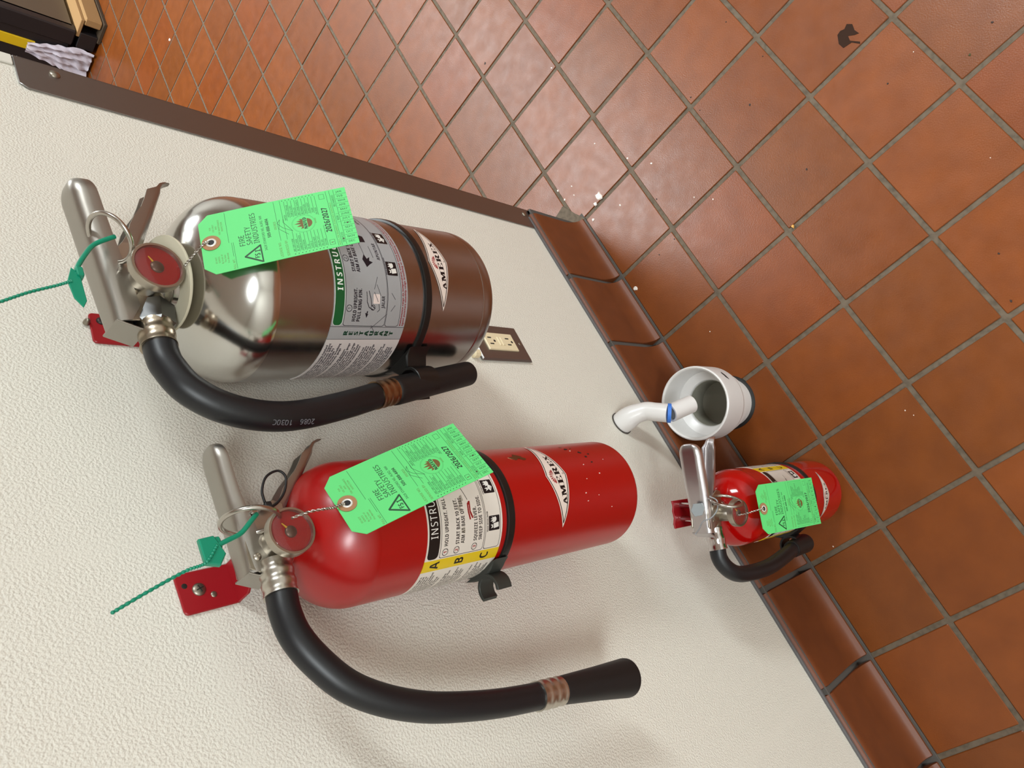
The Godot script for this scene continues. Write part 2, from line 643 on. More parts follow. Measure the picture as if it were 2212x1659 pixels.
	ink.text(im, "SERVICED", 30, 902, 20, dk)
	ink.text(im, "|  NEW  |", 204, 902, 20, dk)
	ink.text(im, "RECHARGED", 350, 902, 20, dk)
	ink.line(im, Vector2(10, 908), Vector2(502, 908), 2, dk)
	# months run down the tag
	var strip := new_image(84, 492, green)
	var mon := ["JAN", "FEB", "MAR", "APR", "MAY", "JUNE", "JULY", "AUG", "SEPT", "OCT", "NOV", "DEC"]
	for i in 12:
		ink.text(strip, mon[i], 14, 30 + i * 41, 24, dk)
		if i > 0:
			ink.line(strip, Vector2(4, 3 + i * 41), Vector2(80, 3 + i * 41), 2, dk)
	strip.rotate_90(CLOCKWISE)
	im.blit_rect(strip, Rect2i(0, 0, 492, 84), Vector2i(10, 910))
	# punched marks
	for p in [Vector2(190, 950), Vector2(60, 898)]:
		ink.poly(im, PackedVector2Array([p + Vector2(-7, 0), p + Vector2(0, -7), p + Vector2(7, 0), p + Vector2(0, 7)]), Color(0.22, 0.08, 0.05))
	return im

func flame_icon(im: Image, r: Rect2, kind: int) -> void:
	var blk := Color(0.06, 0.06, 0.08)
	var wt := Color(0.86, 0.85, 0.82)
	ink.rrect(im, r, 5, blk)
	var o := r.position
	var s := r.size / 40.0
	var pt := func(a: Array) -> PackedVector2Array:
		var l := PackedVector2Array()
		for i in range(0, a.size(), 2):
			l.append(o + Vector2(a[i], a[i + 1]) * s)
		return l
	ink.poly(im, pt.call([22, 24, 20, 12, 24, 16, 25, 5, 29, 14, 32, 6, 33, 15, 37, 10, 35, 20, 37, 24, 33, 28, 27, 28]), wt)
	if kind == 0:
		ink.poly(im, pt.call([5, 18, 19, 17, 21, 36, 8, 37]), wt)
		ink.poly(im, pt.call([6, 8, 12, 12, 16, 6, 16, 15, 8, 16]), wt)
	else:
		ink.poly(im, pt.call([5, 28, 14, 18, 26, 24, 18, 36]), wt)
		ink.poly(im, pt.call([6, 10, 12, 14, 14, 6, 17, 16, 10, 20]), wt)
		ink.line(im, o + Vector2(10, 27) * s, o + Vector2(19, 31) * s, 2, blk)

const WORDS := "WARNING do not puncture or incinerate store in dry place protect from freezing recharge immediately after any use inspect monthly or more often gauge pressure should be in range contents under pressure see manual for maintenance agent is irritant avoid breathing dust CAUTION vapors NFPA standard hydrostatic test every years stored pressure type rechargeable suitable temperatures"

func abc_print() -> Image:
	# 220 degrees of a 63.9 mm cylinder by 91.3 mm
	var w := 1472
	var h := 548
	var k := w / 220.0            # pixels per degree, left edge at -118
	var white := Color(0.84, 0.81, 0.77)
	var blk := Color(0.07, 0.055, 0.055)
	var red := Color(0.55, 0.10, 0.10)
	var im := new_image(w, h, white)
	var X := func(deg: float) -> float: return (deg + 118.0) * k
	# header
	ink.rrect(im, Rect2(X.call(-56.5), 10, 97 * k, 74), 24, blk)
	ink.mid(im, "INSTRUCTIONS", X.call(-8), 70, 66, Color(0.92, 0.90, 0.88), "r", 0.86, 3)
	# steps
	ink.rrect(im, Rect2(X.call(-56.5), 94, 97 * k, 312), 14, blk, 2.5)
	var steps := [["1", 128, ["HOLD UPRIGHT. PULL RING PIN."]], ["2", 208, ["START BACK 10 FEET.", "AIM AT BASE OF FIRE."]], ["3", 338, ["SQUEEZE LEVER.", "SWEEP SIDE TO SIDE."]]]
	for s in steps:
		ink.ring(im, Vector2(X.call(-52.0), s[1] + 2), 19, 3, blk)
		ink.mid(im, s[0], X.call(-52.0), s[1] + 13, 31, red, "b")
		var yy: float = s[1] + 14
		for t in s[2]:
			ink.text(im, t, X.call(-47.0), yy, 34, blk, "b", 0.74)
			yy += 37.0
	ink.path(im, [Vector2(X.call(-12), 300), Vector2(X.call(6), 262), Vector2(X.call(30), 280)], 2.5, blk)
	ink.text(im, "3m-4.5m", X.call(3), 250, 22, blk, "b")
	ink.text(im, "APUNTAR", X.call(8), 280, 24, blk, "b")
	# class icons
	ink.rrect(im, Rect2(X.call(-56.5), 416, 97 * k, 116), 14, blk, 2.5)
	for i in 3:
		var cx: float = X.call(-41 + i * 32.0)
		flame_icon(im, Rect2(cx, 440, 84, 84), i % 2)
		ink.text(im, ["TRASH WOOD PAPER", "LIQUIDS GREASE", "ELECTRICAL EQUIP"][i], cx - 4, 436, 15, blk, "b", 0.8)
	# wear on the print
	var dirt := Color(0.45, 0.42, 0.36, 0.45)
	for d in [Vector2(-14, 248), Vector2(-18, 232), Vector2(-10, 260), Vector2(2, 220), Vector2(-36, 250)]:
		var bl := PackedVector2Array()
		for i in 9:
			bl.append(Vector2(X.call(d.x), d.y) + Vector2(cos(i * 0.7) * (16 + (i * 7) % 11), sin(i * 0.7) * (8 + (i * 5) % 9)))
		var layer := new_image(w, h, Color(0, 0, 0, 0))
		ink.poly(layer, bl, dirt)
		im.blend_rect(layer, Rect2i(0, 0, w, h), Vector2i.ZERO)
	ink.path(im, [Vector2(X.call(-28), 300), Vector2(X.call(-22), 292), Vector2(X.call(-16), 296), Vector2(X.call(-14), 310), Vector2(X.call(-22), 304), Vector2(X.call(-27), 318)], 9, red)
	# yellow class strips
	for e in [-68.5, 41.5]:
		im.fill_rect(Rect2i(int(X.call(e)), 0, int(11 * k), h), Color(0.84, 0.72, 0.10))
		for i in 3:
			ink.mid(im, "ABC"[i], X.call(e + 5.5), [108, 282, 468][i], 84, blk, "b", 0.9)
	# small print beyond the strips
	for e in [-116.0, 54.0]:
		for b in 3:
			ink.fine_print(im, Rect2(X.call(e), 14 + b * 178, 46 * k, 158), 9, Color(0.22, 0.20, 0.19), 17, 7 + b + int(e), WORDS)
	return im

func k_print() -> Image:
	# 214 degrees of an 87 mm cylinder by 92 mm
	var w := 2044
	var h := 576
	var k := w / 214.0            # left edge at -119
	var grey := Color(0.60, 0.605, 0.61)
	var white := Color(0.78, 0.75, 0.74)
	var blk := Color(0.06, 0.07, 0.11)
	var grn := Color(0.03, 0.34, 0.17)
	var im := new_image(w, h, grey)
	var X := func(deg: float) -> float: return (deg + 119.0) * k
	for e in [[-119.0, 49.0], [46.0, 49.0]]:
		im.fill_rect(Rect2i(int(X.call(e[0])), 0, int(e[1] * k), h), white)
		for b in 4:
			ink.fine_print(im, Rect2(X.call(e[0] + 1.5), 14 + b * 142, (e[1] - 4) * k, 124), 7, Color(0.10, 0.10, 0.14), 19, 31 + b + int(e[0]), WORDS)
	for e in [-70.0, 37.0]:
		ink.line(im, Vector2(X.call(e), 0), Vector2(X.call(e), h), 3, Color(0.16, 0.17, 0.19))
		ink.line(im, Vector2(X.call(e + 9.0), 0), Vector2(X.call(e + 9.0), h), 3, Color(0.16, 0.17, 0.19))
		var yy := 136.0
		for ch in "RESTAURANT":
			for ox in [-2, 0, 2]:
				ink.mid(im, ch, X.call(e + 4.5) + ox, yy, 42, Color(0.02, 0.22, 0.16), "b", 1.2)
			yy += 40.0
	# green header
	ink.rrect(im, Rect2(X.call(-60.5), 4, 97 * k, 74), 30, Color(0.80, 0.82, 0.80))
	ink.rrect(im, Rect2(X.call(-60.2), 8, 96.4 * k, 66), 26, grn)
	ink.mid(im, "INSTRUCTIONS", X.call(-12), 63, 56, Color(0.92, 0.92, 0.90), "b", 1.0, 8)
	# steps
	ink.rrect(im, Rect2(X.call(-60.3), 84, 96.6 * k, 318), 16, blk, 2.5)
	ink.rrect(im, Rect2(X.call(-60.3), 408, 96.6 * k, 110), 16, blk, 2.5)
	var cols := [[-58.0, "1", ["HOLD UPRIGHT.", "PULL RING PIN."], "JALAR"], [-26.0, "2", ["START BACK 10 FEET.", "AIM AT BASE OF FIRE."], "APUNTAR"], [6.0, "3", ["SQUEEZE LEVER.", "SWEEP SIDE TO SIDE."], "APRETAR"]]
	for c in cols:
		var x: float = X.call(c[0])
		ink.ring(im, Vector2(x + 86, 112), 20, 2.5, blk)
		ink.mid(im, c[1], x + 86, 122, 28, blk, "r")
		for ox in [0, 1]:
			ink.text(im, c[2][0], x + 4 + ox, 168, 36, blk, "b", 0.76)
			ink.text(im, c[2][1], x + 4 + ox, 203, 36, blk, "b", 0.76)
		ink.text(im, c[3], x + 96, 384, 34, blk, "b", 0.8)
	# pulling hand
	var x1: float = X.call(-58.0)
	ink.poly(im, PackedVector2Array([Vector2(x1 + 30, 250), Vector2(x1 + 62, 236), Vector2(x1 + 58, 246), Vector2(x1 + 74, 250), Vector2(x1 + 70, 258), Vector2(x1 + 54, 254), Vector2(x1 + 56, 262)]), blk)
	ink.path(im, [Vector2(x1 + 80, 300), Vector2(x1 + 96, 262), Vector2(x1 + 130, 244), Vector2(x1 + 190, 240)], 4, blk)
	ink.path(im, [Vector2(x1 + 90, 310), Vector2(x1 + 110, 280), Vector2(x1 + 150, 272), Vector2(x1 + 196, 258)], 4, blk)
	ink.ring(im, Vector2(x1 + 96, 292), 16, 3, blk)
	ink.path(im, [Vector2(x1 + 70, 330), Vector2(x1 + 84, 346), Vector2(x1 + 120, 336), Vector2(x1 + 150, 300)], 3, blk)
	ink.rrect(im, Rect2(x1 + 120, 292, 60, 52), 6, Color(0.86, 0.80, 0.78))
	# aiming at the pan
	var x2: float = X.call(-26.0)
	ink.poly(im, PackedVector2Array([Vector2(x2 + 40, 262), Vector2(x2 + 90, 240), Vector2(x2 + 128, 262), Vector2(x2 + 96, 276), Vector2(x2 + 110, 300), Vector2(x2 + 84, 292), Vector2(x2 + 76, 318), Vector2(x2 + 60, 290)]), blk)
	ink.path(im, [Vector2(x2 + 128, 262), Vector2(x2 + 200, 256), Vector2(x2 + 240, 280)], 3, blk)
	ink.poly(im, PackedVector2Array([Vector2(x2 + 214, 244), Vector2(x2 + 286, 244), Vector2(x2 + 270, 316), Vector2(x2 + 222, 316)]), blk)
	ink.path(im, [Vector2(x2 + 110, 330), Vector2(x2 + 190, 322)], 3, blk)
	var x3: float = X.call(6.0)
	ink.poly(im, PackedVector2Array([Vector2(x3 + 40, 252), Vector2(x3 + 110, 240), Vector2(x3 + 140, 270), Vector2(x3 + 90, 290), Vector2(x3 + 60, 330)]), blk)
	# class icons
	flame_icon(im, Rect2(X.call(-26.0), 420, 92, 84), 0)
	flame_icon(im, Rect2(X.call(-2.0), 420, 92, 84), 1)
	ink.text(im, "TRASH-WOOD-PAPER", X.call(-26.0), 419, 15, blk, "b", 0.8)
	ink.text(im, "COOKING MEDIA", X.call(-2.0), 419, 15, blk, "b", 0.8)
	ink.fine_print(im, Rect2(X.call(-60), 524, 96 * k, 42), 2, Color(0.50, 0.14, 0.16), 20, 77, WORDS)
	# scuffs
	for sc in [[-44, 330, -38, 300], [-40, 350, -33, 322], [-36, 300, -28, 330], [-50, 440, -46, 470], [-42, 470, -38, 440], [-62, 300, -52, 410], [-66, 350, -60, 300]]:
		ink.line(im, Vector2(X.call(sc[0]), sc[1]), Vector2(X.call(sc[2]), sc[3]), 3, Color(0.26, 0.27, 0.29))
	return im

func brand_print() -> Image:
	var w := 1024
	var h := 280
	var cream := Color(0.86, 0.80, 0.76)
	var blk := Color(0.06, 0.04, 0.06)
	var im := new_image(w, h, cream)
	var c := Vector2(w, h) * 0.5
	# black line inside the rim
	ink.path(im, [Vector2(46, 140), Vector2(512, 14), Vector2(978, 140), Vector2(512, 266), Vector2(46, 140)], 8, blk)
	# lettering grows toward the middle
	var px := [72, 90, 98, 98, 90, 72]
	var word := "AMEREX"
	var tot := 0.0
	for i in 6:
		tot += ink.width(word[i], px[i], "s", 1.35, 4)
	var x := c.x - tot * 0.5 - 22.0
	for i in 6:
		for ox in [2, 4, 6]:
			ink.text(im, word[i], x + ox, c.y + px[i] * 0.36 + 24, px[i], blk, "s", 1.35, 4)
		x = ink.text(im, word[i], x, c.y + px[i] * 0.36 + 24, px[i], blk, "s", 1.35, 4)
	# red sunburst above the letters
	var red := Color(0.55, 0.07, 0.09)
	for i in 9:
		var a := PI + PI * (i + 0.5) / 9.0
		var d := Vector2(cos(a) * 1.25, sin(a))
		var s := Vector2(-d.y, d.x)
		var o := Vector2(c.x - 10, c.y - 28)
		ink.poly(im, PackedVector2Array([o + d * 14, o + d * 52 + s * 7, o + d * 62, o + d * 52 - s * 7]), red)
	ink.ring(im, Vector2(c.x + 10, h - 40), 8, 3, blk)
	return im

# ------------------------------------------------------------------ the room
func slab(a: Vector3, b: Vector3, c := 0.0005) -> ArrayMesh:
	var m := MB.new()
	m.box(b - a, c, Transform3D(Basis(), (a + b) * 0.5))
	return m.mesh(30)

const X0 := -3.2
const X1 := 5.2
const Z0 := -4.2
const Z1 := 3.6
const HT := 2.7
const WEND := 0.016

func room() -> void:
	# wall with the extinguishers; it ends at an outside corner
	var wb := obj("wall_back", slab(Vector3(X0, 0, -0.16), Vector3(WEND, HT, 0)), M.wall)
	struct(wb, "white pebbled wall panel the extinguishers hang on", "wall")
	var walls := [["wall_left", Vector3(X0 - 0.12, 0, Z0), Vector3(X0, HT, Z1)], ["wall_right", Vector3(X1, 0, Z0), Vector3(X1 + 0.12, HT, Z1)],
		["wall_front", Vector3(X0 - 0.12, 0, Z1), Vector3(X1 + 0.12, HT, Z1 + 0.12)], ["wall_far", Vector3(X0 - 0.12, 0, Z0 - 0.12), Vector3(X1 + 0.12, HT, Z0)]]
	for q in walls:
		struct(obj(q[0], slab(q[1], q[2]), M.paint), "plain white painted kitchen " + q[0].replace("_", " ") + " outside the picture", "wall")
	struct(obj("ceiling", slab(Vector3(X0 - 0.12, HT, Z0 - 0.12), Vector3(X1 + 0.12, HT + 0.12, Z1 + 0.12)), M.ceiling), "white ceiling with recessed light panels", "ceiling")
	# light panels
	for f in fixtures:
		var t := thing("ceiling_light", "recessed fluorescent ceiling panel " + f[5], "light", Transform3D(Basis(), Vector3(f[0], HT, f[1])), "ceiling light panels")
		var fr := MB.new()
		for s in [-1, 1]:
			fr.box(Vector3(f[2] + 0.06, 0.02, 0.03), 0.003, Transform3D(Basis(), Vector3(0, -0.01, s * (f[3] * 0.5 + 0.015))))
			fr.box(Vector3(0.03, 0.02, f[3]), 0.003, Transform3D(Basis(), Vector3(s * (f[2] * 0.5 + 0.015), -0.01, 0)))
		obj("frame", fr.mesh(), M.white_plastic, t)
		var em := mat(Color(0.95, 0.93, 0.88), 0.5)
		em.emission_enabled = true
		em.emission = Color(0.965, 0.99, 1.0)
		em.emission_energy_multiplier = 3.0
		var df := MB.new()
		df.box(Vector3(f[2], 0.008, f[3]), 0.001, Transform3D(Basis(), Vector3(0, -0.006, 0)))
		obj("diffuser", df.mesh(), em, t)
		var al := AreaLight3D.new()
		al.name = "panel_light"
		al.area_size = Vector2(f[2], f[3])
		al.light_color = Color(0.955, 0.99, 1.0)
		al.light_energy = f[4]
		al.shadow_enabled = true
		al.transform = Transform3D(Basis(Vector3.RIGHT, -PI / 2), Vector3(0, -0.014, 0))
		al.set("area_range", 14.0)
		al.set("area_attenuation", 2.0)
		t.add_child(al, true)

func grid(r: float, c: float) -> Vector3:
	var cs := cos(GRID_YAW)
	var sn := sin(GRID_YAW)
	return Vector3((-c * cs + r * sn) * PITCH, 0, GRID_Z + (c * sn + r * cs) * PITCH)

func floor_tiles() -> void:
	var fl := obj("floor", slab(Vector3(X0 - 0.12, -0.12, Z0 - 0.12), Vector3(X1 + 0.12, -0.0022, Z1 + 0.12)), M.grout)
	struct(fl, "red brown quarry tile floor with sandy grey grout", "floor")
	var joint := 0.0090
	var s := PITCH - joint
	var whole := MB.new()
	whole.box(Vector3(s, 0.012, s), 0.0011)
	var wm := whole.mesh(20)
	var rng := RandomNumberGenerator.new()
	rng.seed = 4
	var far := []
	for r in range(-26, 21):
		for c in range(-31, 20):
			var m := grid(r + 0.5, c + 0.5)
			if m.x < X0 + 0.1 or m.x > X1 - 0.1 or m.z < Z0 + 0.1 or m.z > Z1 - 0.1:
				continue
			if m.x < WEND + 0.02 and m.z < 0.03 and m.z > -0.2:
				continue
			var tilt := Basis.from_euler(Vector3(rng.randf_range(-0.004, 0.004), -GRID_YAW, rng.randf_range(-0.004, 0.004)))
			var v := rng.randi() % 5
			var lift := rng.randf_range(-0.0003, 0.0003)
			# what the picture shows, with a margin of one tile
			var along := (m.x - 0.3) * 0.76 + m.z * 0.65
			var seen := (r >= 0 and r < 6 and c >= -7 and c <= 9) or (r < 0 and r > -18 and c < 1 and c <= r * 0.9 + 3 and c >= r * 1.15 - 9)
			if m.x < 0.1 and r < 0:
				seen = false
			if r == 0 and c >= 0:
				# row cut to fit the cove base
				var z0 := 0.0395
				var z1 := grid(1, c + 0.5).z - joint * 0.5
				var cut := MB.new()
				cut.box(Vector3(s, 0.012, z1 - z0), 0.0011)
				obj("tile", cut.mesh(20), M.tile[v], fl, Transform3D(tilt, Vector3(m.x, -0.006 + lift, (z0 + z1) * 0.5)))
			elif seen:
				obj("tile", wm, M.tile[v], fl, Transform3D(tilt, Vector3(m.x, -0.006 + lift, m.z)))
			else:
				far.append(Transform3D(tilt, Vector3(m.x, -0.006 + lift, m.z)))
	var mm := MultiMesh.new()
	mm.transform_format = MultiMesh.TRANSFORM_3D
	mm.mesh = wm
	mm.instance_count = far.size()
	for i in far.size():
		mm.set_instance_transform(i, far[i])
	var mi := MultiMeshInstance3D.new()
	mi.name = "tile_field"
	mi.multimesh = mm
	mi.material_override = M.tile[0]
	mi.set_meta("kind", "stuff")
	fl.add_child(mi, true)

func cove_profile() -> PackedVector2Array:
	# (out from the wall, height)
	var p := PackedVector2Array([Vector2(0.0, 0.160)])
	for i in 7:
		var a := PI * 0.5 * (1.0 - i / 6.0)
		p.append(Vector2(0.0005 + 0.0125 * cos(a), 0.1440 + 0.0160 * sin(a)))
	p.append(Vector2(0.0130, 0.120))
	p.append(Vector2(0.0132, 0.080))
	for i in 10:
		var a := PI + PI * 0.5 * (i + 1) / 11.0
		p.append(Vector2(0.0312 + 0.018 * cos(a), 0.056 + 0.0505 * sin(a)))
	p.append(Vector2(0.0335, 0.0035))
	p.append(Vector2(0.0345, 0.001))
	p.append(Vector2(0.0345, -0.010))
	p.append(Vector2(0.0, -0.010))
	return p

func cove_run(length: float) -> ArrayMesh:
	# a tile of the base, extruded along x from 0 to length, ends slightly eased
	var pr := cove_profile()
	var m := MB.new()
	var rings := []
	for q in [[0.0, 0.0012], [0.0012, 0.0], [length - 0.0012, 0.0], [length, 0.0012]]:
		var ring := PackedVector3Array()
		for p in pr:
			ring.append(Vector3(q[0], p.y - (q[1] if p.y > 0.0 else 0.0), maxf(0.0, p.x - q[1])))
		rings.append(ring)
	m.loft_poly(rings, [pr, pr])
	return m.mesh(40)

func cove_base() -> void:
	var bed := MB.new()
	bed.box(Vector3(WEND - X0, 0.156, 0.010), 0.001, Transform3D(Basis(), Vector3((WEND + X0) * 0.5, 0.078, 0.005)))
	bed.box(Vector3(WEND - X0, 0.012, 0.040), 0.001, Transform3D(Basis(), Vector3((WEND + X0) * 0.5, -0.005, 0.019)))
	var b := obj("baseboard_back", bed.mesh(), M.dark_grout)
	struct(b, "red brown cove base tiles along the foot of the white wall", "baseboard")
	var j := 0.0095
	var tm := cove_run(PITCH - j)
	for c in range(0, 18):
		if c == 0:
			obj("tile", cove_run(PITCH - j * 0.5 + 0.003), M.cove, b, Transform3D(Basis(), Vector3(-PITCH + j * 0.5, 0, 0.0)))
		else:
			obj("tile", tm, M.cove, b, Transform3D(Basis(), Vector3(-PITCH * (c + 1) + j * 0.5, 0, 0.0)))
	var ck := MB.new()
	ck.box(Vector3(WEND - X0, 0.006, 0.005), 0.001, Transform3D(Basis(), Vector3((WEND + X0) * 0.5 - 0.02, 0.1625, 0.002)))
	obj("caulk_line", ck.mesh(), M.caulk, b)
	# flat end piece that closes the base at the outside corner
	var rt := obj("baseboard_right", slab(Vector3(0.0032, -0.010, -0.16), Vector3(0.0185, 0.156, 0.008), 0.002), M.cove)
	struct(rt, "flat brown end piece closing the tile base at the outside wall corner", "baseboard")
	# mortar patch at the corner of the base
	var mp := MB.new()
	mp.prism(PackedVector2Array([Vector2(0.0674, -0.0097), Vector2(0.030, -0.024), Vector2(-0.002, -0.040), Vector2(0.003, -0.008), Vector2(0.0195, -0.002), Vector2(0.040, 0.010), Vector2(0.061, 0.0216)]), 0.006, 0.0012, Transform3D(Basis(Vector3.RIGHT, -PI / 2), Vector3(0, -0.0012, 0)))
	obj("mortar_patch", mp.mesh(), M.grout, b)

func rivet(m: MB, at: Vector3, dir: Vector3, r: float, hgt: float, seg := 14) -> void:
	var y := dir.normalized()
	var x := y.cross(Vector3(0.2, 0.31, 0.93)).normalized()
	var prof := PackedVector2Array([Vector2(0, -0.001), Vector2(r, -0.001)])
	for i in 6:
		var a := PI * 0.5 * i / 5.0
		prof.append(Vector2(r * cos(a), hgt * sin(a)))
	m.lathe(prof, seg, Transform3D(Basis(x, y, x.cross(y)), at))

func wall_details() -> void:
	# corner guard: an L of sheet metal over the outside corner
	var t := thing("corner_guard", "tall brown reflecting steel corner guard on the outside wall corner", "corner guard", Transform3D(Basis(), Vector3(0, 0.139, 0)))
	var top := 0.922
	var m := MB.new()
	m.prism(PackedVector2Array([Vector2(-0.036, 0.014), Vector2(-0.030, 0.0), Vector2(0.0185, -0.004), Vector2(0.0185, top + 0.004), Vector2(-0.030, top + 0.004), Vector2(-0.036, top - 0.004)]), 0.0022, 0.0006, Transform3D(Basis(), Vector3(0, 0, 0.0016)))
	m.box(Vector3(0.0022, top, 0.055), 0.0006, Transform3D(Basis(), Vector3(0.0180, top * 0.5, -0.0248)))
	obj("sheet", m.mesh(), M.guard, t)
	for q in [Vector3(0.0035, 0.886, 0.0027), Vector3(0.001, 0.036, 0.0027)]:
		var r := MB.new()
		rivet(r, q, Vector3(0, 0, 1), 0.0062, 0.0032)
		obj("rivet", r.mesh(), M.screw, t)
	# white corner moulding above the guard
	var wm := MB.new()
	wm.box(Vector3(0.017, HT - 1.066, 0.003), 0.001, Transform3D(Basis(), Vector3(0.0095, (HT + 1.066) * 0.5, 0.0015)))
	wm.box(Vector3(0.003, HT - 1.066, 0.03), 0.001, Transform3D(Basis(), Vector3(0.0175, (HT + 1.066) * 0.5, -0.0135)))
	struct(obj("trim_1", wm.mesh(), M.trim_white), "white outside corner moulding above the steel corner guard", "trim")
	# receptacle
	var o := thing("wall_outlet", "ivory receptacle in a dull steel cover plate, half behind the steel extinguisher", "outlet", Transform3D(Basis(), Vector3(-0.3625, 0.482, 0)))
	m = MB.new()
	m.prism(PackedVector2Array([Vector2(-0.035, -0.057), Vector2(0.035, -0.057), Vector2(0.035, 0.057), Vector2(-0.035, 0.057)]), 0.006, 0.0025, Transform3D(Basis(), Vector3(0, 0, 0.003)))
	obj("cover_plate", m.mesh(), M.guard, o)
	m = MB.new()
	m.prism(PackedVector2Array([Vector2(-0.0167, -0.0335), Vector2(0.0167, -0.0335), Vector2(0.0167, 0.0335), Vector2(-0.0167, 0.0335)]), 0.006, 0.001, Transform3D(Basis(), Vector3(0, 0, 0.0055)))
	var rc := obj("receptacle", m.mesh(), M.ivory, o)
	for s in [-1, 1]:
		for q in [[-0.006, 0.0], [0.006, 0.0]]:
			m = MB.new()
			m.box(Vector3(0.0018, 0.008, 0.001), 0.0002, Transform3D(Basis(), Vector3(q[0], s * 0.020 + 0.003, 0.0087)))
			obj("slot", m.mesh(), M.slot, rc)
		m = MB.new()
		rivet(m, Vector3(0, s * 0.020 - 0.006, 0.0084), Vector3(0, 0, 1), 0.0024, 0.0004)
		obj("ground_slot", m.mesh(), M.slot, rc)
		m = MB.new()
		m.box(Vector3(0.016, 0.0045, 0.0022), 0.0005, Transform3D(Basis(), Vector3(0, s * 0.0036, 0.0087)))
		obj("button", m.mesh(), M.ivory, rc)
		m = MB.new()
		rivet(m, Vector3(0, s * 0.048, 0.006), Vector3(0, 0, 1), 0.0034, 0.0012)
		obj("plate_screw", m.mesh(), M.screw, o)
	m = MB.new()
	m.box(Vector3(0.012, 0.016, 0.012), 0.003, Transform3D(Basis(), Vector3(-0.3885, 0.5505, 0.006)))
	tag(obj("cream_block", m.mesh(), M.ivory), "small cream plastic block on wall above the outlet plate", "wall block")

# ------------------------------------------------------------------ extinguishers
func frame(a: Vector3, b: Vector3) -> Transform3D:
	var y := (b - a).normalized()
	var z := (Vector3(0, 0, 1) - y * y.z).normalized()
	return Transform3D(Basis(y.cross(z), y, z), a)

func spline(pts: PackedVector3Array, n: int) -> PackedVector3Array:
	var o := PackedVector3Array()
	var m := pts.size()
	for i in m - 1:
		var p0 := pts[maxi(i - 1, 0)]
		var p3 := pts[mini(i + 2, m - 1)]
		for k in n:
			o.append(pts[i].cubic_interpolate(pts[i + 1], p0, p3, float(k) / n))
	o.append(pts[m - 1])
	return o

func curved_label(r: float, a0: float, a1: float, y0: float, y1: float) -> ArrayMesh:
	# a thin wrapped sheet with a real edge
	var m := MB.new()
	var n := 56
	var th := 0.0005
	for i in n:
		var t0 := deg_to_rad(lerpf(a0, a1, float(i) / n))
		var t1 := deg_to_rad(lerpf(a0, a1, float(i + 1) / n))
		var u0 := float(i) / n
		var u1 := float(i + 1) / n
		var p := func(t: float, y: float, rr: float) -> Vector3: return Vector3(sin(t) * rr, y, cos(t) * rr)
		m.quad(p.call(t0, y1, r + th), p.call(t1, y1, r + th), p.call(t1, y0, r + th), p.call(t0, y0, r + th), Vector2(u0, 0.001), Vector2(u1, 0.001), Vector2(u1, 0.999), Vector2(u0, 0.999))
		m.quad(p.call(t0, y1, r - 0.0004), p.call(t1, y1, r - 0.0004), p.call(t1, y1, r + th), p.call(t0, y1, r + th), Vector2(u0, 0.001), Vector2(u1, 0.001), Vector2(u1, 0.001), Vector2(u0, 0.001))
		m.quad(p.call(t0, y0, r + th), p.call(t1, y0, r + th), p.call(t1, y0, r - 0.0004), p.call(t0, y0, r - 0.0004), Vector2(u0, 0.999), Vector2(u1, 0.999), Vector2(u1, 0.999), Vector2(u0, 0.999))
	m.shut()
	return m.mesh(30)

func brand_label(r: float, mid_deg: float, half_deg: float, yc: float, hh: float) -> ArrayMesh:
	# rhombus with slightly hollow flanks, wrapped round the cylinder
	var m := MB.new()
	var n := 40
	var th := 0.0005
	var hgt := func(t: float) -> float: return pow(1.0 - absf(t), 0.92)
	for i in n:
		var t0 := -1.0 + 2.0 * i / n
		var t1 := -1.0 + 2.0 * (i + 1) / n
		var h0: float = hgt.call(t0)
		var h1: float = hgt.call(t1)
		var p := func(t: float, v: float) -> Vector3:
			var a := deg_to_rad(mid_deg + half_deg * t)
			return Vector3(sin(a) * (r + th), yc + hh * v, cos(a) * (r + th))
		for q in [[-1.0, 0.0], [0.0, 1.0]]:
			m.quad(p.call(t0, h0 * q[1]), p.call(t1, h1 * q[1]), p.call(t1, h1 * q[0]), p.call(t0, h0 * q[0]),
				Vector2(0.5 + t0 * 0.5, 0.5 - h0 * q[1] * 0.5), Vector2(0.5 + t1 * 0.5, 0.5 - h1 * q[1] * 0.5), Vector2(0.5 + t1 * 0.5, 0.5 - h1 * q[0] * 0.5), Vector2(0.5 + t0 * 0.5, 0.5 - h0 * q[0] * 0.5))
	var mm := deg_to_rad(mid_deg)
	m.turn_to(Vector3(sin(mm), 0, cos(mm)))
	return m.mesh(40)

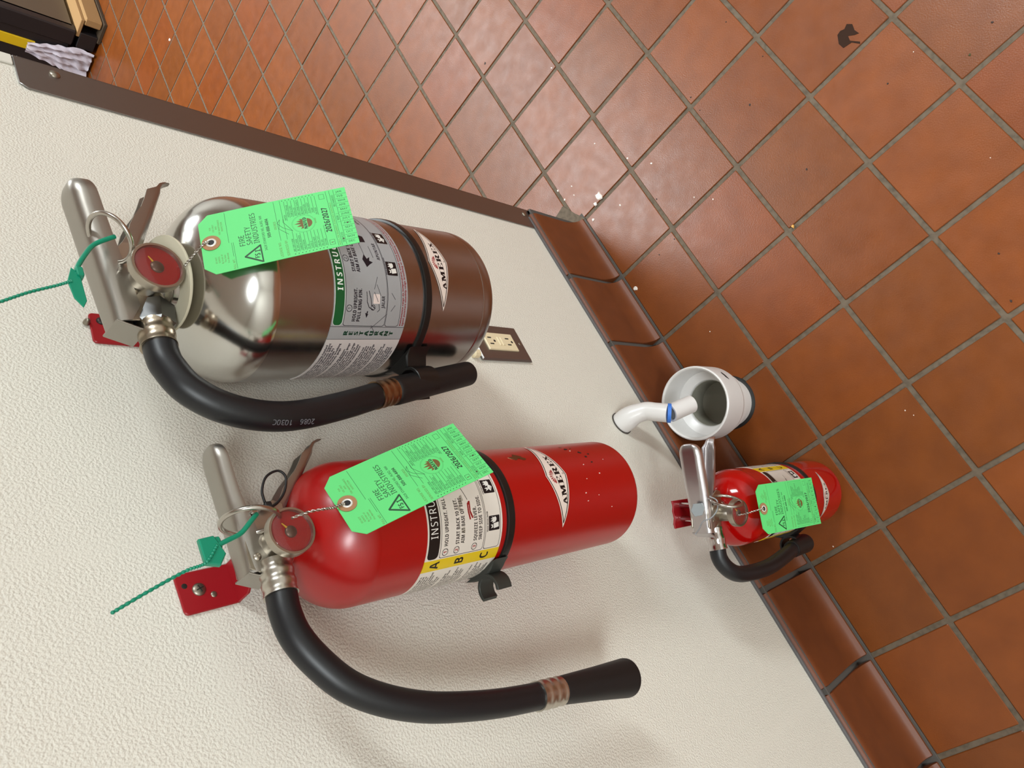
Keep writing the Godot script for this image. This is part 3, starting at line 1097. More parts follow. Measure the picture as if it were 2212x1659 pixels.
# channel-shaped lever. stations: [x, y, half width, flange depth]; open downward (dir = -1) or upward (+1)
func channel(st: Array, thick: float, dir: float, endplate := 0.0) -> ArrayMesh:
	var rings := []
	var polys := []
	for s in st:
		var w: float = s[2]
		var d: float = s[3]
		var t := minf(thick, w * 0.45)
		var rc := minf(w * 0.62, d * 0.8)
		var pl := PackedVector2Array()
		pl.append(Vector2(-w, dir * d))
		for i in 5:
			var a := PI * 0.5 * i / 4.0
			pl.append(Vector2(-w + rc - rc * cos(a), dir * (rc - rc * sin(a))))
		for i in 5:
			var a := PI * 0.5 * (1.0 - i / 4.0)
			pl.append(Vector2(w - rc + rc * cos(a), dir * (rc - rc * sin(a))))
		pl.append(Vector2(w, dir * d))
		pl.append(Vector2(w - t, dir * d))
		var ri := maxf(rc - t, 0.0003)
		for i in 5:
			var a := PI * 0.5 * i / 4.0
			pl.append(Vector2(w - t - ri + ri * cos(a), dir * (t + ri - ri * sin(a))))
		for i in 5:
			var a := PI * 0.5 * (1.0 - i / 4.0)
			pl.append(Vector2(-w + t + ri - ri * cos(a), dir * (t + ri - ri * sin(a))))
		pl.append(Vector2(-w + t, dir * d))
		var ring := PackedVector3Array()
		for p in pl:
			ring.append(Vector3(s[0], s[1] + p.y, p.x))
		rings.append(ring)
		polys.append(pl)
	var m := MB.new()
	m.loft_poly(rings, [polys[0], polys[-1]])
	if endplate > 0.0:
		# the sheet turns down over the pivot end
		var s0: Array = st[0]
		m.box(Vector3(0.0018, endplate, s0[2] * 1.9), 0.0007, Transform3D(Basis(Vector3(0, 0, 1), -0.42), Vector3(s0[0] - endplate * 0.18, s0[1] - endplate * 0.46, 0)))
	return m.mesh(50)

func lever_stations(x0: float, y0: float, x1: float, y1: float, w: float, dtip: float, droot: float) -> Array:
	var st := []
	var n := 9
	var xe := x1 - w            # where the round end begins
	for i in n + 1:
		var t := float(i) / n
		var x := lerpf(x0, xe, t)
		var d := lerpf(droot, dtip, smoothstep(0.0, 0.75, t))
		if i == 0:
			d *= 0.55
		st.append([x, lerpf(y0, y1, (x - x0) / (x1 - x0)), w * lerpf(0.88, 1.0, minf(1.0, t * 2.0)), d])
	for i in 8:
		var a := PI * 0.5 * (i + 1) / 8.3
		var x := xe + w * sin(a)
		st.append([x, lerpf(y0, y1, (x - x0) / (x1 - x0)) - dtip * 0.42 * (1.0 - cos(a)), maxf(w * pow(cos(a), 0.6), 0.002), maxf(dtip * (0.25 + 0.75 * cos(a)), 0.003)])
	return st

func extinguisher(q: Dictionary) -> Node3D:
	var tf := frame(q.a, q.b)
	var t := thing("fire_extinguisher", q.label, "fire extinguisher", tf, "wall fire extinguishers")
	var r: float = q.r
	var L: float = q.len
	# shell: base and wall
	var prof := PackedVector2Array([Vector2(0, 0.008), Vector2(r - q.br - 0.004, 0.008), Vector2(r - q.br, 0.0)])
	for i in 8:
		var a: float = PI * 0.5 * (i + 1) / 8.0
		prof.append(Vector2(r - q.br + q.br * sin(a), q.br - q.br * cos(a)))
	if q.seam > 0.0:
		prof.append_array(PackedVector2Array([Vector2(r, q.seam - 0.0015), Vector2(r - 0.0006, q.seam), Vector2(r, q.seam + 0.0015)]))
	prof.append(Vector2(r, L))
	prof.append(Vector2(0, L))
	var m := MB.new()
	m.lathe(prof, 96)
	obj("cylinder", m.mesh(35), q.body, t)
	# shoulder
	var nr: float = q.nr
	prof = PackedVector2Array([Vector2(0, L - 0.004), Vector2(r - 0.001, L - 0.004), Vector2(r, L)])
	for i in 20:
		var a := PI * 0.5 * (i + 1) / 21.0
		if r * cos(a) < nr:
			break
		prof.append(Vector2(r * cos(a), L + q.h * sin(a)))
	var yn := prof[-1].y
	prof.append(Vector2(nr, yn + 0.002))
	prof.append(Vector2(nr, q.neck))
	prof.append(Vector2(0, q.neck))
	m = MB.new()
	m.lathe(prof, 96)
	obj("shoulder", m.mesh(40), q.dome, t)
	# labels
	obj("instruction_label", curved_label(r, q.lab[0], q.lab[1], q.lab[2], q.lab[3]), q.labmat, t)
	obj("brand_label", brand_label(r, q.brand[0], q.brand[1], q.brand[2], q.brand[3]), M.label_brand, t)
	# strap
	var st := MB.new()
	var sp := PackedVector2Array([Vector2(r - 0.0005, q.band[0]), Vector2(r + 0.0022, q.band[0] + 0.0006), Vector2(r + 0.0028, q.band[0] + 0.002), Vector2(r + 0.0028, q.band[1] - 0.002), Vector2(r + 0.0022, q.band[1] - 0.0006), Vector2(r - 0.0005, q.band[1]), Vector2(r - 0.0005, q.band[0])])
	st.lathe(sp, 72)
	var strap := obj("strap", st.mesh(40), M.strap, t)
	# hose clip on the strap: flared root and a C that opens outward
	var ca: float = deg_to_rad(q.clip[0])
	var cb := Basis(Vector3.UP, ca - PI / 2) # local +x points outward
	var cr: float = q.clip[1]       # inner radius
	var cd: float = q.clip[2]       # centre distance from the axis
	var hgt: float = q.clip[4]
	var ctf := Transform3D(cb, Vector3(0, q.clip[3], 0))
	var pl := PackedVector2Array()
	var op: float = q.clip[5]
	for i in 19:
		var a := op + (TAU - 2.0 * op) * i / 18.0
		pl.append(Vector2(cd + cos(a) * (cr + 0.0035), sin(a) * (cr + 0.0035)))
	for i in 19:
		var a := TAU - op - (TAU - 2.0 * op) * i / 18.0
		pl.append(Vector2(cd + cos(a) * cr, sin(a) * cr))
	var cm := MB.new()
	cm.prism(pl, hgt, 0.0006, ctf * Transform3D(Basis(Vector3.RIGHT, PI / 2), Vector3.ZERO))
	var root := PackedVector2Array([Vector2(r - 0.001, -0.026), Vector2(r + 0.004, -0.015), Vector2(cd - cr - 0.001, -0.008), Vector2(cd - cr - 0.001, 0.008), Vector2(r + 0.004, 0.015), Vector2(r - 0.001, 0.026)])
	cm.prism(root, hgt, 0.0015, ctf * Transform3D(Basis(Vector3.RIGHT, PI / 2), Vector3.ZERO))
	obj("hose_clip", cm.mesh(40), M.clip_grey if q.clipgrey else M.strap, strap)
	# ---------------- valve, turned by yaw about the axis
	var yaw: float = deg_to_rad(q.yaw)
	var vt := Transform3D(Basis(Vector3.UP, yaw), Vector3.ZERO)
	var g: float = q.g
	m = MB.new()
	# body: stacked round neck and a block
	var vp := PackedVector2Array([Vector2(0, q.neck - 0.004), Vector2(nr * 0.92, q.neck - 0.004), Vector2(nr * 0.98, q.neck + 0.001), Vector2(nr * 0.98, q.neck + 0.006), Vector2(nr * 0.8, q.neck + 0.010), Vector2(0.0175, g - 0.010), Vector2(0.0175, g + 0.008), Vector2(0.0125, q.lev[1] - 0.006), Vector2(0, q.lev[1] - 0.006)])
	m.lathe(vp, 40, vt)
	# outlet stub toward the hose
	var ot := vt * Transform3D(Basis(Vector3(0, 0, 1), PI / 2), Vector3(0, q.out, 0))
	m.lathe(PackedVector2Array([Vector2(0, 0.0), Vector2(0.0135, 0.0), Vector2(0.0135, 0.019), Vector2(0.0110, 0.024), Vector2(0, 0.024)]), 28, ot)
	obj("valve_body", m.mesh(35), q.metal, t)
	# side plates
	for s in [-1, 1]:
		var spm := MB.new()
		var py0: float = q.lev[1]
		var ply := PackedVector2Array()
		for p in q.plate:
			ply.append(Vector2(p[0], p[1]))
		spm.prism(ply, 0.0022, 0.0005, vt * Transform3D(Basis(), Vector3(0, 0, s * 0.0125)))
		var plt := obj("side_plate", spm.mesh(30), q.metal, t)
		if s == 1:
			for p in q.rivets:
				var rm := MB.new()
				rivet(rm, vt * Vector3(p[0], p[1], 0.0136), vt.basis * Vector3(0, 0, 1), 0.0036, 0.0022)
				obj("rivet", rm.mesh(45), q.metal, plt)
	# gauge
	var gz: float = q.gz
	var gt := vt * Transform3D(Basis(Vector3(1, 0, 0), PI / 2 - q.get("gtilt", 0.0)), Vector3(q.gx, g, gz))   # local +y looks out of the dial
	var gr: float = q.gr
	m = MB.new()
	m.lathe(PackedVector2Array([Vector2(0, -gz + 0.008), Vector2(gr * 0.66, -gz + 0.008), Vector2(gr * 0.62, -0.012), Vector2(gr * 0.84, -0.0085), Vector2(gr, -0.0065), Vector2(gr, 0.0), Vector2(gr * 0.97, 0.0015), Vector2(gr * 0.88, 0.0015), Vector2(gr * 0.86, -0.0025), Vector2(0, -0.0025)]), 48, gt)
	var ga := obj("gauge", m.mesh(35), q.metal, t)
	m = MB.new()
	m.lathe(PackedVector2Array([Vector2(0, -0.0030), Vector2(gr * 0.86, -0.0030), Vector2(gr * 0.86, -0.0018), Vector2(0, -0.0018)]), 40, gt)
	obj("dial", m.mesh(30), M.dial_red, ga)
	m = MB.new()
	var np := PackedVector2Array([Vector2(-0.0011, 0.0), Vector2(0.0011, 0.0), Vector2(0.0003, gr * 0.5), Vector2(-0.0003, gr * 0.5)])
	m.prism(np, 0.0006, 0.0, gt * Transform3D(Basis(Vector3(0, 1, 0), deg_to_rad(q.needle)) * Basis(Vector3(1, 0, 0), -PI / 2), Vector3(0, -0.0012, 0)))
	obj("needle", m.mesh(30), M.needle, ga)
	m = MB.new()
	rivet(m, gt * Vector3(0, -0.0018, 0), gt.basis.y, gr * 0.26, gr * 0.12, 20)
	obj("dial_hub", m.mesh(45), M.dark_brass, ga)
	m = MB.new()
	var lp := PackedVector2Array([Vector2(0, -0.0006), Vector2(gr * 0.87, -0.0006), Vector2(gr * 0.87, 0.0006)])
	for i in 6:
		var a := PI * 0.5 * (i + 1) / 6.0
		lp.append(Vector2(gr * 0.87 * cos(a), 0.0006 + 0.0022 * sin(a)))
	m.lathe(lp, 40, gt)
	obj("lens", m.mesh(40), M.lens, ga)
	# levers
	var lv: Array = q.lev
	obj("squeeze_lever", channel(lever_stations(lv[0], lv[1], lv[2], lv[3], lv[4], lv[5], lv[6]), 0.0018, -1.0, q.endp), q.levmat, t, vt)
	var cst := []
	var ch: Array = q.carry
	for i in 9:
		var u := i / 8.0
		cst.append([lerpf(ch[0], ch[2], u), lerpf(ch[1], ch[3], u), lerpf(ch[4], ch[5], u), lerpf(ch[6], ch[7], u) + 0.0012 * sin(u * 14.0)])
	var dx: float = ch[2] - ch[0]
	var dy: float = ch[3] - ch[1]
	for e in [[0.006, -0.0008, 0.0070, 0.005], [0.011, -0.003, 0.0062, 0.004], [0.014, -0.007, 0.005, 0.003], [0.0152, -0.0105, 0.003, 0.0025]]:
		cst.append([ch[2] + e[0], ch[3] + e[0] * dy / dx * 0.4 + e[1], e[2], e[3]])
	obj("carry_handle", channel(cst, 0.0018, 1.0), q.levmat, t, vt)
	# pull pin and ring
	m = MB.new()
	var pp: Vector3 = q.pin
	m.tube(PackedVector3Array([vt * Vector3(pp.x, pp.y, -0.019), vt * Vector3(pp.x, pp.y, 0.020)]), 0.0019, 10)
	var rn: Vector3 = q.ringn.normalized()
	var rx := rn.cross(Vector3(0.3, 0.5, 0.77)).normalized()
	var ry := rn.cross(rx)
	var rp := PackedVector3Array()
	for i in 48:
		rp.append(vt * (q.ringc + (rx * cos(TAU * i / 48.0) + ry * sin(TAU * i / 48.0)) * q.ringr))
	m.tube(rp, 0.0020, 10, true)
	obj("ring_pin", m.mesh(50), M.wire, t)
	return t

func hose(t: Node3D, q: Dictionary) -> void:
	# points in world space; converted to the extinguisher's own axes
	var inv := t.transform.affine_inverse()
	var pts := PackedVector3Array()
	for p in q.path:
		pts.append(inv * p)
	var sp := spline(pts, 8)
	var m := MB.new()
	m.tube(sp, q.r, 24)
	obj("hose", m.mesh(60), M.hose, t)
	# ferrules: [from, to, radius, ridges]
	for f in q.ferrules:
		var a: Vector3 = inv * f[0]
		var b: Vector3 = inv * f[1]
		var ax := (b - a)
		var ln := ax.length()
		var y := ax / ln
		var x := y.cross(Vector3(0.2, 0.3, 0.93)).normalized()
		var tf := Transform3D(Basis(x, y, x.cross(y)), a)
		var prof := PackedVector2Array([Vector2(0, 0)])
		var n := 24
		for i in n + 1:
			var v := float(i) / n
			prof.append(Vector2(f[2] * (1.0 + 0.03 * cos(v * TAU * f[3])), v * ln))
		prof.append(Vector2(0, ln))
		m = MB.new()
		m.lathe(prof, 28, tf)
		obj("ferrule", m.mesh(45), f[4], t)
	for f in q.nuts:
		var a: Vector3 = inv * f[0]
		var b: Vector3 = inv * f[1]
		var y := (b - a).normalized()
		var x := y.cross(Vector3(0.2, 0.3, 0.93)).normalized()
		var tf := Transform3D(Basis(x, y, x.cross(y)), a)
		var ln := (b - a).length()
		var hx := PackedVector2Array()
		for i in 6:
			hx.append(Vector2(cos(TAU * i / 6.0 + 0.2), sin(TAU * i / 6.0 + 0.2)) * f[2])
		m = MB.new()
		m.prism(hx, ln, 0.0016, tf * Transform3D(Basis(Vector3.RIGHT, -PI / 2), Vector3(0, ln * 0.5, 0)))
		obj("hex_nut", m.mesh(25), q.nutmat, t)
	if q.nozzle.size():
		var a: Vector3 = inv * q.nozzle[0]
		var b: Vector3 = inv * q.nozzle[1]
		var y := (b - a).normalized()
		var x := y.cross(Vector3(0.2, 0.3, 0.93)).normalized()
		var tf := Transform3D(Basis(x, y, x.cross(y)), a)
		var ln := (b - a).length()
		var r0: float = q.nozzle[2]
		var r1: float = q.nozzle[3]
		m = MB.new()
		m.lathe(PackedVector2Array([Vector2(0, 0), Vector2(r0 * 0.9, 0), Vector2(r0, 0.002), Vector2(r0 * 1.02, 0.006), Vector2(lerpf(r0, r1, 0.5), ln * 0.55), Vector2(r1, ln - 0.003), Vector2(r1 * 0.98, ln), Vector2(r1 * 0.86, ln), Vector2(r1 * 0.78, ln - 0.012), Vector2(0, ln - 0.020)]), 36, tf)
		obj("nozzle", m.mesh(35), M.rubber, t)

func extinguishers() -> void:
	# steel kitchen extinguisher
	var s := extinguisher({
		"a": Vector3(-0.3879, 0.68, 0.102), "b": Vector3(-0.4110, 0.978, 0.102), "r": 0.087, "len": 0.299, "br": 0.024, "seam": 0.0305, "h": 0.0555, "nr": 0.021, "neck": 0.360,
		"body": M.steel, "dome": M.polish, "metal": M.nickel, "levmat": M.lever,
		"label": "stainless steel fire extinguisher with green INSTRUCTIONS label hanging nearest the corner guard",
		"lab": [-119.0, 95.0, 0.1506, 0.2425], "labmat": M.label_k, "brand": [-12.0, 36.5, 0.0975, 0.0140], "band": [0.1165, 0.1268],
		"clip": [-92.0, 0.0150, 0.1165, 0.118, 0.030, 0.55], "clipgrey": false,
		"yaw": -12.0, "g": 0.3805, "gx": -0.004, "gz": 0.041, "gr": 0.0215, "out": 0.3735, "needle": -60.0,
		"endp": 0.024, "lev": [-0.041, 0.4110, 0.0965, 0.4205, 0.0180, 0.0185, 0.022], "carry": [0.014, 0.381, 0.096, 0.3395, 0.0135, 0.0090, 0.021, 0.0125],
		"plate": [[-0.040, 0.399], [-0.040, 0.392], [-0.028, 0.384], [-0.010, 0.374], [0.018, 0.374], [0.034, 0.380], [0.034, 0.390], [0.016, 0.407], [-0.030, 0.409]],
		"rivets": [[0.010, 0.386], [-0.0135, 0.3915], [-0.027, 0.401]],
		"pin": Vector3(0.003, 0.4005, 0), "ringn": Vector3(-0.503, 0.862, 0.071), "ringc": Vector3(0.027, 0.406, 0.028), "ringr": 0.0206,
	})
	# white service collar under the valve
	var m := MB.new()
	m.lathe(PackedVector2Array([Vector2(0.0275, -0.0012), Vector2(0.043, -0.0012), Vector2(0.0434, 0.0), Vector2(0.043, 0.0012), Vector2(0.0275, 0.0012), Vector2(0.0275, -0.0012)]), 64, Transform3D(Basis.from_euler(Vector3(0.05, 0, 0.03)), Vector3(0.001, 0.3580, 0.002)))
	obj("service_collar", m.mesh(40), M.collar, s)
	hose(s, {"r": 0.0135, "path": PackedVector3Array([Vector3(-0.478, 1.0545, 0.1), Vector3(-0.492, 1.055, 0.1), Vector3(-0.503, 1.053, 0.1), Vector3(-0.524, 1.043, 0.1), Vector3(-0.542, 1.021, 0.1), Vector3(-0.552, 0.990, 0.1), Vector3(-0.553, 0.954, 0.1), Vector3(-0.543, 0.901, 0.1), Vector3(-0.530, 0.852, 0.1)]),
		"ferrules": [[Vector3(-0.459, 1.0535, 0.1), Vector3(-0.482, 1.0555, 0.1), 0.0142, 2.0, M.ferrule], [Vector3(-0.5315, 0.858, 0.1), Vector3(-0.5255, 0.831, 0.1), 0.0142, 3.0, M.brass]],
		"nuts": [[Vector3(-0.438, 1.0500, 0.1), Vector3(-0.4615, 1.0537, 0.1), 0.0165]], "nutmat": M.zinc,
		"nozzle": [Vector3(-0.5265, 0.834, 0.1), Vector3(-0.4995, 0.708, 0.1), 0.0150, 0.0145]})
	# faint numbers on the hose
	var sf := SystemFont.new()
	sf.font_names = PackedStringArray(["Droid Sans Mono"])
	for q in [["2086", Vector3(-0.5592, 0.9515, 0.100), Vector3(-0.001, 1.0, 0.0)], ["1030C", Vector3(-0.5590, 0.9745, 0.100), Vector3(0.06, 1.0, 0.0)]]:
		var tm := TextMesh.new()
		tm.font = sf
		tm.text = q[0]
		tm.font_size = 10
		tm.pixel_size = 0.00062
		tm.depth = 0.0003
		var look: Vector3 = (EYE - q[1]).normalized()
		look = (look - q[2] * look.dot(q[2])).normalized()
		look = (look + Vector3(-0.5, 0, -0.1)).normalized()
		look = (look - q[2].normalized() * look.dot(q[2].normalized())).normalized()
		var tx: Vector3 = q[2].normalized()
		var cen: Vector3 = q[1] + Vector3(0.0055, 0, 0)
		obj("hose_lettering", tm, mat(Color(0.42, 0.42, 0.44), 0.6), s, s.transform.affine_inverse() * Transform3D(Basis(tx, look.cross(tx), look), cen + look * 0.0137))
	# red ten pound extinguisher
	var r := extinguisher({
		"a": Vector3(-0.670, 0.5631, 0.0837), "b": Vector3(-0.6588, 0.9334, 0.0683), "r": 0.0639, "len": 0.3708, "br": 0.006, "seam": -1.0, "h": 0.054, "nr": 0.020, "neck": 0.424,
		"body": M.red, "dome": M.red, "metal": M.nickel, "levmat": M.lever,
		"label": "large dusty red fire extinguisher with its black hose hanging loose beside it",
		"lab": [-118.0, 102.0, 0.2317, 0.3230], "labmat": M.label_abc, "brand": [-0.4, 51.3, 0.1395, 0.0165], "band": [0.2150, 0.2255],
		"clip": [-90.0, 0.0115, 0.0825, 0.226, 0.019, 1.1], "clipgrey": true,
		"yaw": -8.0, "g": 0.4375, "gx": -0.003, "gz": 0.042, "gr": 0.0195, "out": 0.4385, "needle": -50.0,
		"endp": 0.020, "lev": [-0.023, 0.4640, 0.0900, 0.4730, 0.0160, 0.011, 0.020], "carry": [0.012, 0.429, 0.076, 0.3800, 0.0130, 0.0090, 0.0155, 0.0105],
		"plate": [[-0.024, 0.455], [-0.022, 0.448], [-0.014, 0.440], [0.020, 0.424], [0.030, 0.424], [0.034, 0.432], [0.022, 0.450], [0.016, 0.462], [-0.020, 0.462]],
		"rivets": [[-0.0115, 0.455]],
		"pin": Vector3(0.024, 0.452, 0), "ringn": Vector3(-0.973, 0.185, 0.138), "ringc": Vector3(0.0125, 0.463, 0.031), "ringr": 0.0215,
	})
	hose(r, {"r": 0.0122, "path": PackedVector3Array([Vector3(-0.698, 1.007, 0.075), Vector3(-0.717, 1.0100, 0.075), Vector3(-0.738, 1.008, 0.075), Vector3(-0.761, 0.998, 0.075), Vector3(-0.785, 0.981, 0.075), Vector3(-0.805, 0.955, 0.075), Vector3(-0.822, 0.921, 0.075), Vector3(-0.835, 0.881, 0.075), Vector3(-0.845, 0.841, 0.075), Vector3(-0.853, 0.799, 0.075)]),
		"ferrules": [[Vector3(-0.676, 1.0045, 0.074), Vector3(-0.704, 1.0085, 0.075), 0.0132, 3.0, M.satin], [Vector3(-0.8525, 0.802, 0.075), Vector3(-0.857, 0.772, 0.075), 0.0132, 3.0, M.satin]],
		"nuts": [], "nutmat": M.screw,
		"nozzle": [Vector3(-0.8565, 0.774, 0.075), Vector3(-0.8755, 0.671, 0.075), 0.0128, 0.0195]})
	# black cable tie loop on the red valve
	m = MB.new()
	var zp := PackedVector3Array()
	var inv := r.transform.affine_inverse()
	for p in [Vector3(-0.6299, 1.0053, 0.09), Vector3(-0.6192, 1.0042, 0.09), Vector3(-0.6068, 0.9965, 0.09), Vector3(-0.6021, 0.9844, 0.09), Vector3(-0.6086, 0.9793, 0.09), Vector3(-0.6216, 0.9846, 0.09), Vector3(-0.6314, 0.9943, 0.09), Vector3(-0.6357, 1.0035, 0.09)]:
		zp.append(inv * p)
	m.tube(spline(zp, 6), 0.0011, 8)
	m.box(Vector3(0.005, 0.006, 0.004), 0.0008, Transform3D(Basis(), inv * Vector3(-0.6325, 1.0035, 0.09)))
	obj("cable_tie", m.mesh(50), M.rubber, r)
	# chips of lost paint on the red shell
	var rng := RandomNumberGenerator.new()
	rng.seed = 9
	for q in [[27.0, 0.178, 0.0115, 1], [25.0, 0.170, 0.006, 1], [34.0, 0.088, 0.004, 2], [26.0, 0.074, 0.0045, 2], [40.0, 0.090, 0.0035, 1], [18.0, 0.070, 0.003, 2], [10.0, 0.068, 0.0025, 2], [-40.0, 0.055, 0.0012, 0], [-4.0, 0.066, 0.0014, 0], [8.0, 0.085, 0.0012, 0], [-8.0, 0.092, 0.0011, 0], [-22.0, 0.10, 0.0013, 0], [-26.0, 0.078, 0.001, 0], [-30.0, 0.098, 0.0012, 0], [30.0, 0.085, 0.0016, 0], [22.0, 0.062, 0.0022, 2], [36.0, 0.078, 0.0022, 1], [12.0, 0.045, 0.001, 0]]:
		m = MB.new()
		var a := deg_to_rad(q[0])
		var ctr := Vector3(sin(a), 0, cos(a)) * 0.0640 + Vector3(0, q[1], 0)
		var pl := PackedVector2Array()
		for i in 9:
			var rr: float = q[2] * rng.randf_range(0.35, 1.0)
			pl.append(Vector2(cos(TAU * i / 9.0) * rr * 0.6, sin(TAU * i / 9.0) * rr))
		m.prism(pl, 0.0004, 0.0, Transform3D(Basis(Vector3.UP, a), ctr))
		obj("paint_chip", m.mesh(30), [M.chip, M.brass, M.speck][q[3]], r)
	# small red extinguisher standing on the floor
	var k := extinguisher({
		"a": Vector3(-0.7560, 0.0, 0.12), "b": Vector3(-0.7449, 0.325, 0.12), "r": 0.0552, "len": 0.3252, "br": 0.027, "seam": -1.0, "h": 0.046, "nr": 0.0165, "neck": 0.374,
		"body": M.red_gloss, "dome": M.red_gloss, "metal": M.nickel, "levmat": M.satin_grey,
		"label": "small glossy red fire extinguisher standing low on the floor beside the white drain funnel",
		"lab": [-162.0, 102.0, 0.178, 0.2855], "labmat": M.label_abc, "brand": [-30.2, 43.8, 0.0990, 0.0135], "band": [0.1480, 0.1600],
		"clip": [-105.0, 0.0130, 0.0760, 0.165, 0.030, 0.6], "clipgrey": false,
		"yaw": -30.0, "g": 0.3955, "gx": -0.001, "gz": 0.043, "gtilt": 0.18, "gr": 0.0185, "out": 0.3935, "needle": -40.0,
		"endp": 0.016, "lev": [-0.026, 0.4250, 0.0945, 0.4480, 0.0165, 0.011, 0.016], "carry": [0.014, 0.3930, 0.088, 0.3790, 0.0105, 0.0095, 0.012, 0.008],
		"plate": [[-0.022, 0.420], [-0.020, 0.408], [-0.010, 0.392], [0.012, 0.386], [0.028, 0.388], [0.030, 0.398], [0.018, 0.420], [0.010, 0.428], [-0.018, 0.426]],
		"rivets": [[-0.010, 0.415]],
		"pin": Vector3(0.012, 0.415, 0), "ringn": Vector3(0.96, 0.15, 0.28), "ringc": Vector3(0.016, 0.412, 0.034), "ringr": 0.0205,
	})
	hose(k, {"r": 0.0112, "path": PackedVector3Array([Vector3(-0.787, 0.3985, 0.103), Vector3(-0.800, 0.398, 0.097), Vector3(-0.814, 0.391, 0.094), Vector3(-0.827, 0.373, 0.093), Vector3(-0.834, 0.342, 0.095), Vector3(-0.838, 0.290, 0.101), Vector3(-0.834, 0.235, 0.106), Vector3(-0.829, 0.190, 0.107)]),
		"ferrules": [[Vector3(-0.763, 0.3955, 0.112), Vector3(-0.791, 0.398, 0.102), 0.0122, 2.0, M.chrome]], "nuts": [], "nutmat": M.screw,
		"nozzle": [Vector3(-0.8295, 0.200, 0.107), Vector3(-0.829, 0.140, 0.107), 0.0130, 0.0150]})

# ------------------------------------------------------------------ things hung on the wall and on the valves
func red_bracket(label: String, tf: Transform3D, w: float, h: float, lip: float, screws: Array, drop: float) -> void:
	var t := thing("wall_hook", label, "bracket", tf, "red extinguisher wall brackets")
	var m := MB.new()
	var pl := PackedVector2Array()
	for q in [[Vector2(w * 0.5 - 0.004, h - 0.004), 0.0], [Vector2(-w * 0.5 + 0.004, h - 0.004), PI * 0.5]]:
		for i in 5:
			var a: float = q[1] + PI * 0.5 * i / 4.0
			pl.append(q[0] + Vector2(cos(a), sin(a)) * 0.004)
	pl.append(Vector2(-w * 0.5, 0)); pl.append(Vector2(w * 0.5, 0))
	m.prism(pl, 0.0028, 0.0007, Transform3D(Basis(), Vector3(0, 0, 0.0014)))
	obj("plate", m.mesh(30), M.red_plate, t)
	m = MB.new()
	# lip bent out from the plate, with cut corners
	var lp := PackedVector2Array([Vector2(-w * 0.5, 0.0), Vector2(w * 0.5, 0.0), Vector2(w * 0.5, -lip), Vector2(-w * 0.18, -lip), Vector2(-w * 0.5, -lip * 0.5)])
	m.prism(lp, 0.0028, 0.0007, Transform3D(Basis(Vector3.RIGHT, -drop), Vector3(0, 0.0012, 0.0014)))
	obj("lip", m.mesh(30), M.red_plate, t)
	for q in screws:
		m = MB.new()
		rivet(m, Vector3(q[0], q[1], 0.0026), Vector3(0, 0, 1), q[2], q[3], 18)
		var sc := obj("screw", m.mesh(45), q[4], t)
		if q[2] > 0.004:
			m = MB.new()
			for a in [0.3, 0.3 + PI / 2]:
				m.box(Vector3(q[2] * 1.1, 0.0007, 0.0007), 0.0001, Transform3D(Basis(Vector3(0, 0, 1), a), Vector3(q[0], q[1], 0.0026 + q[3] - 0.0001)))
			obj("cross_slot", m.mesh(30), M.slot, sc)

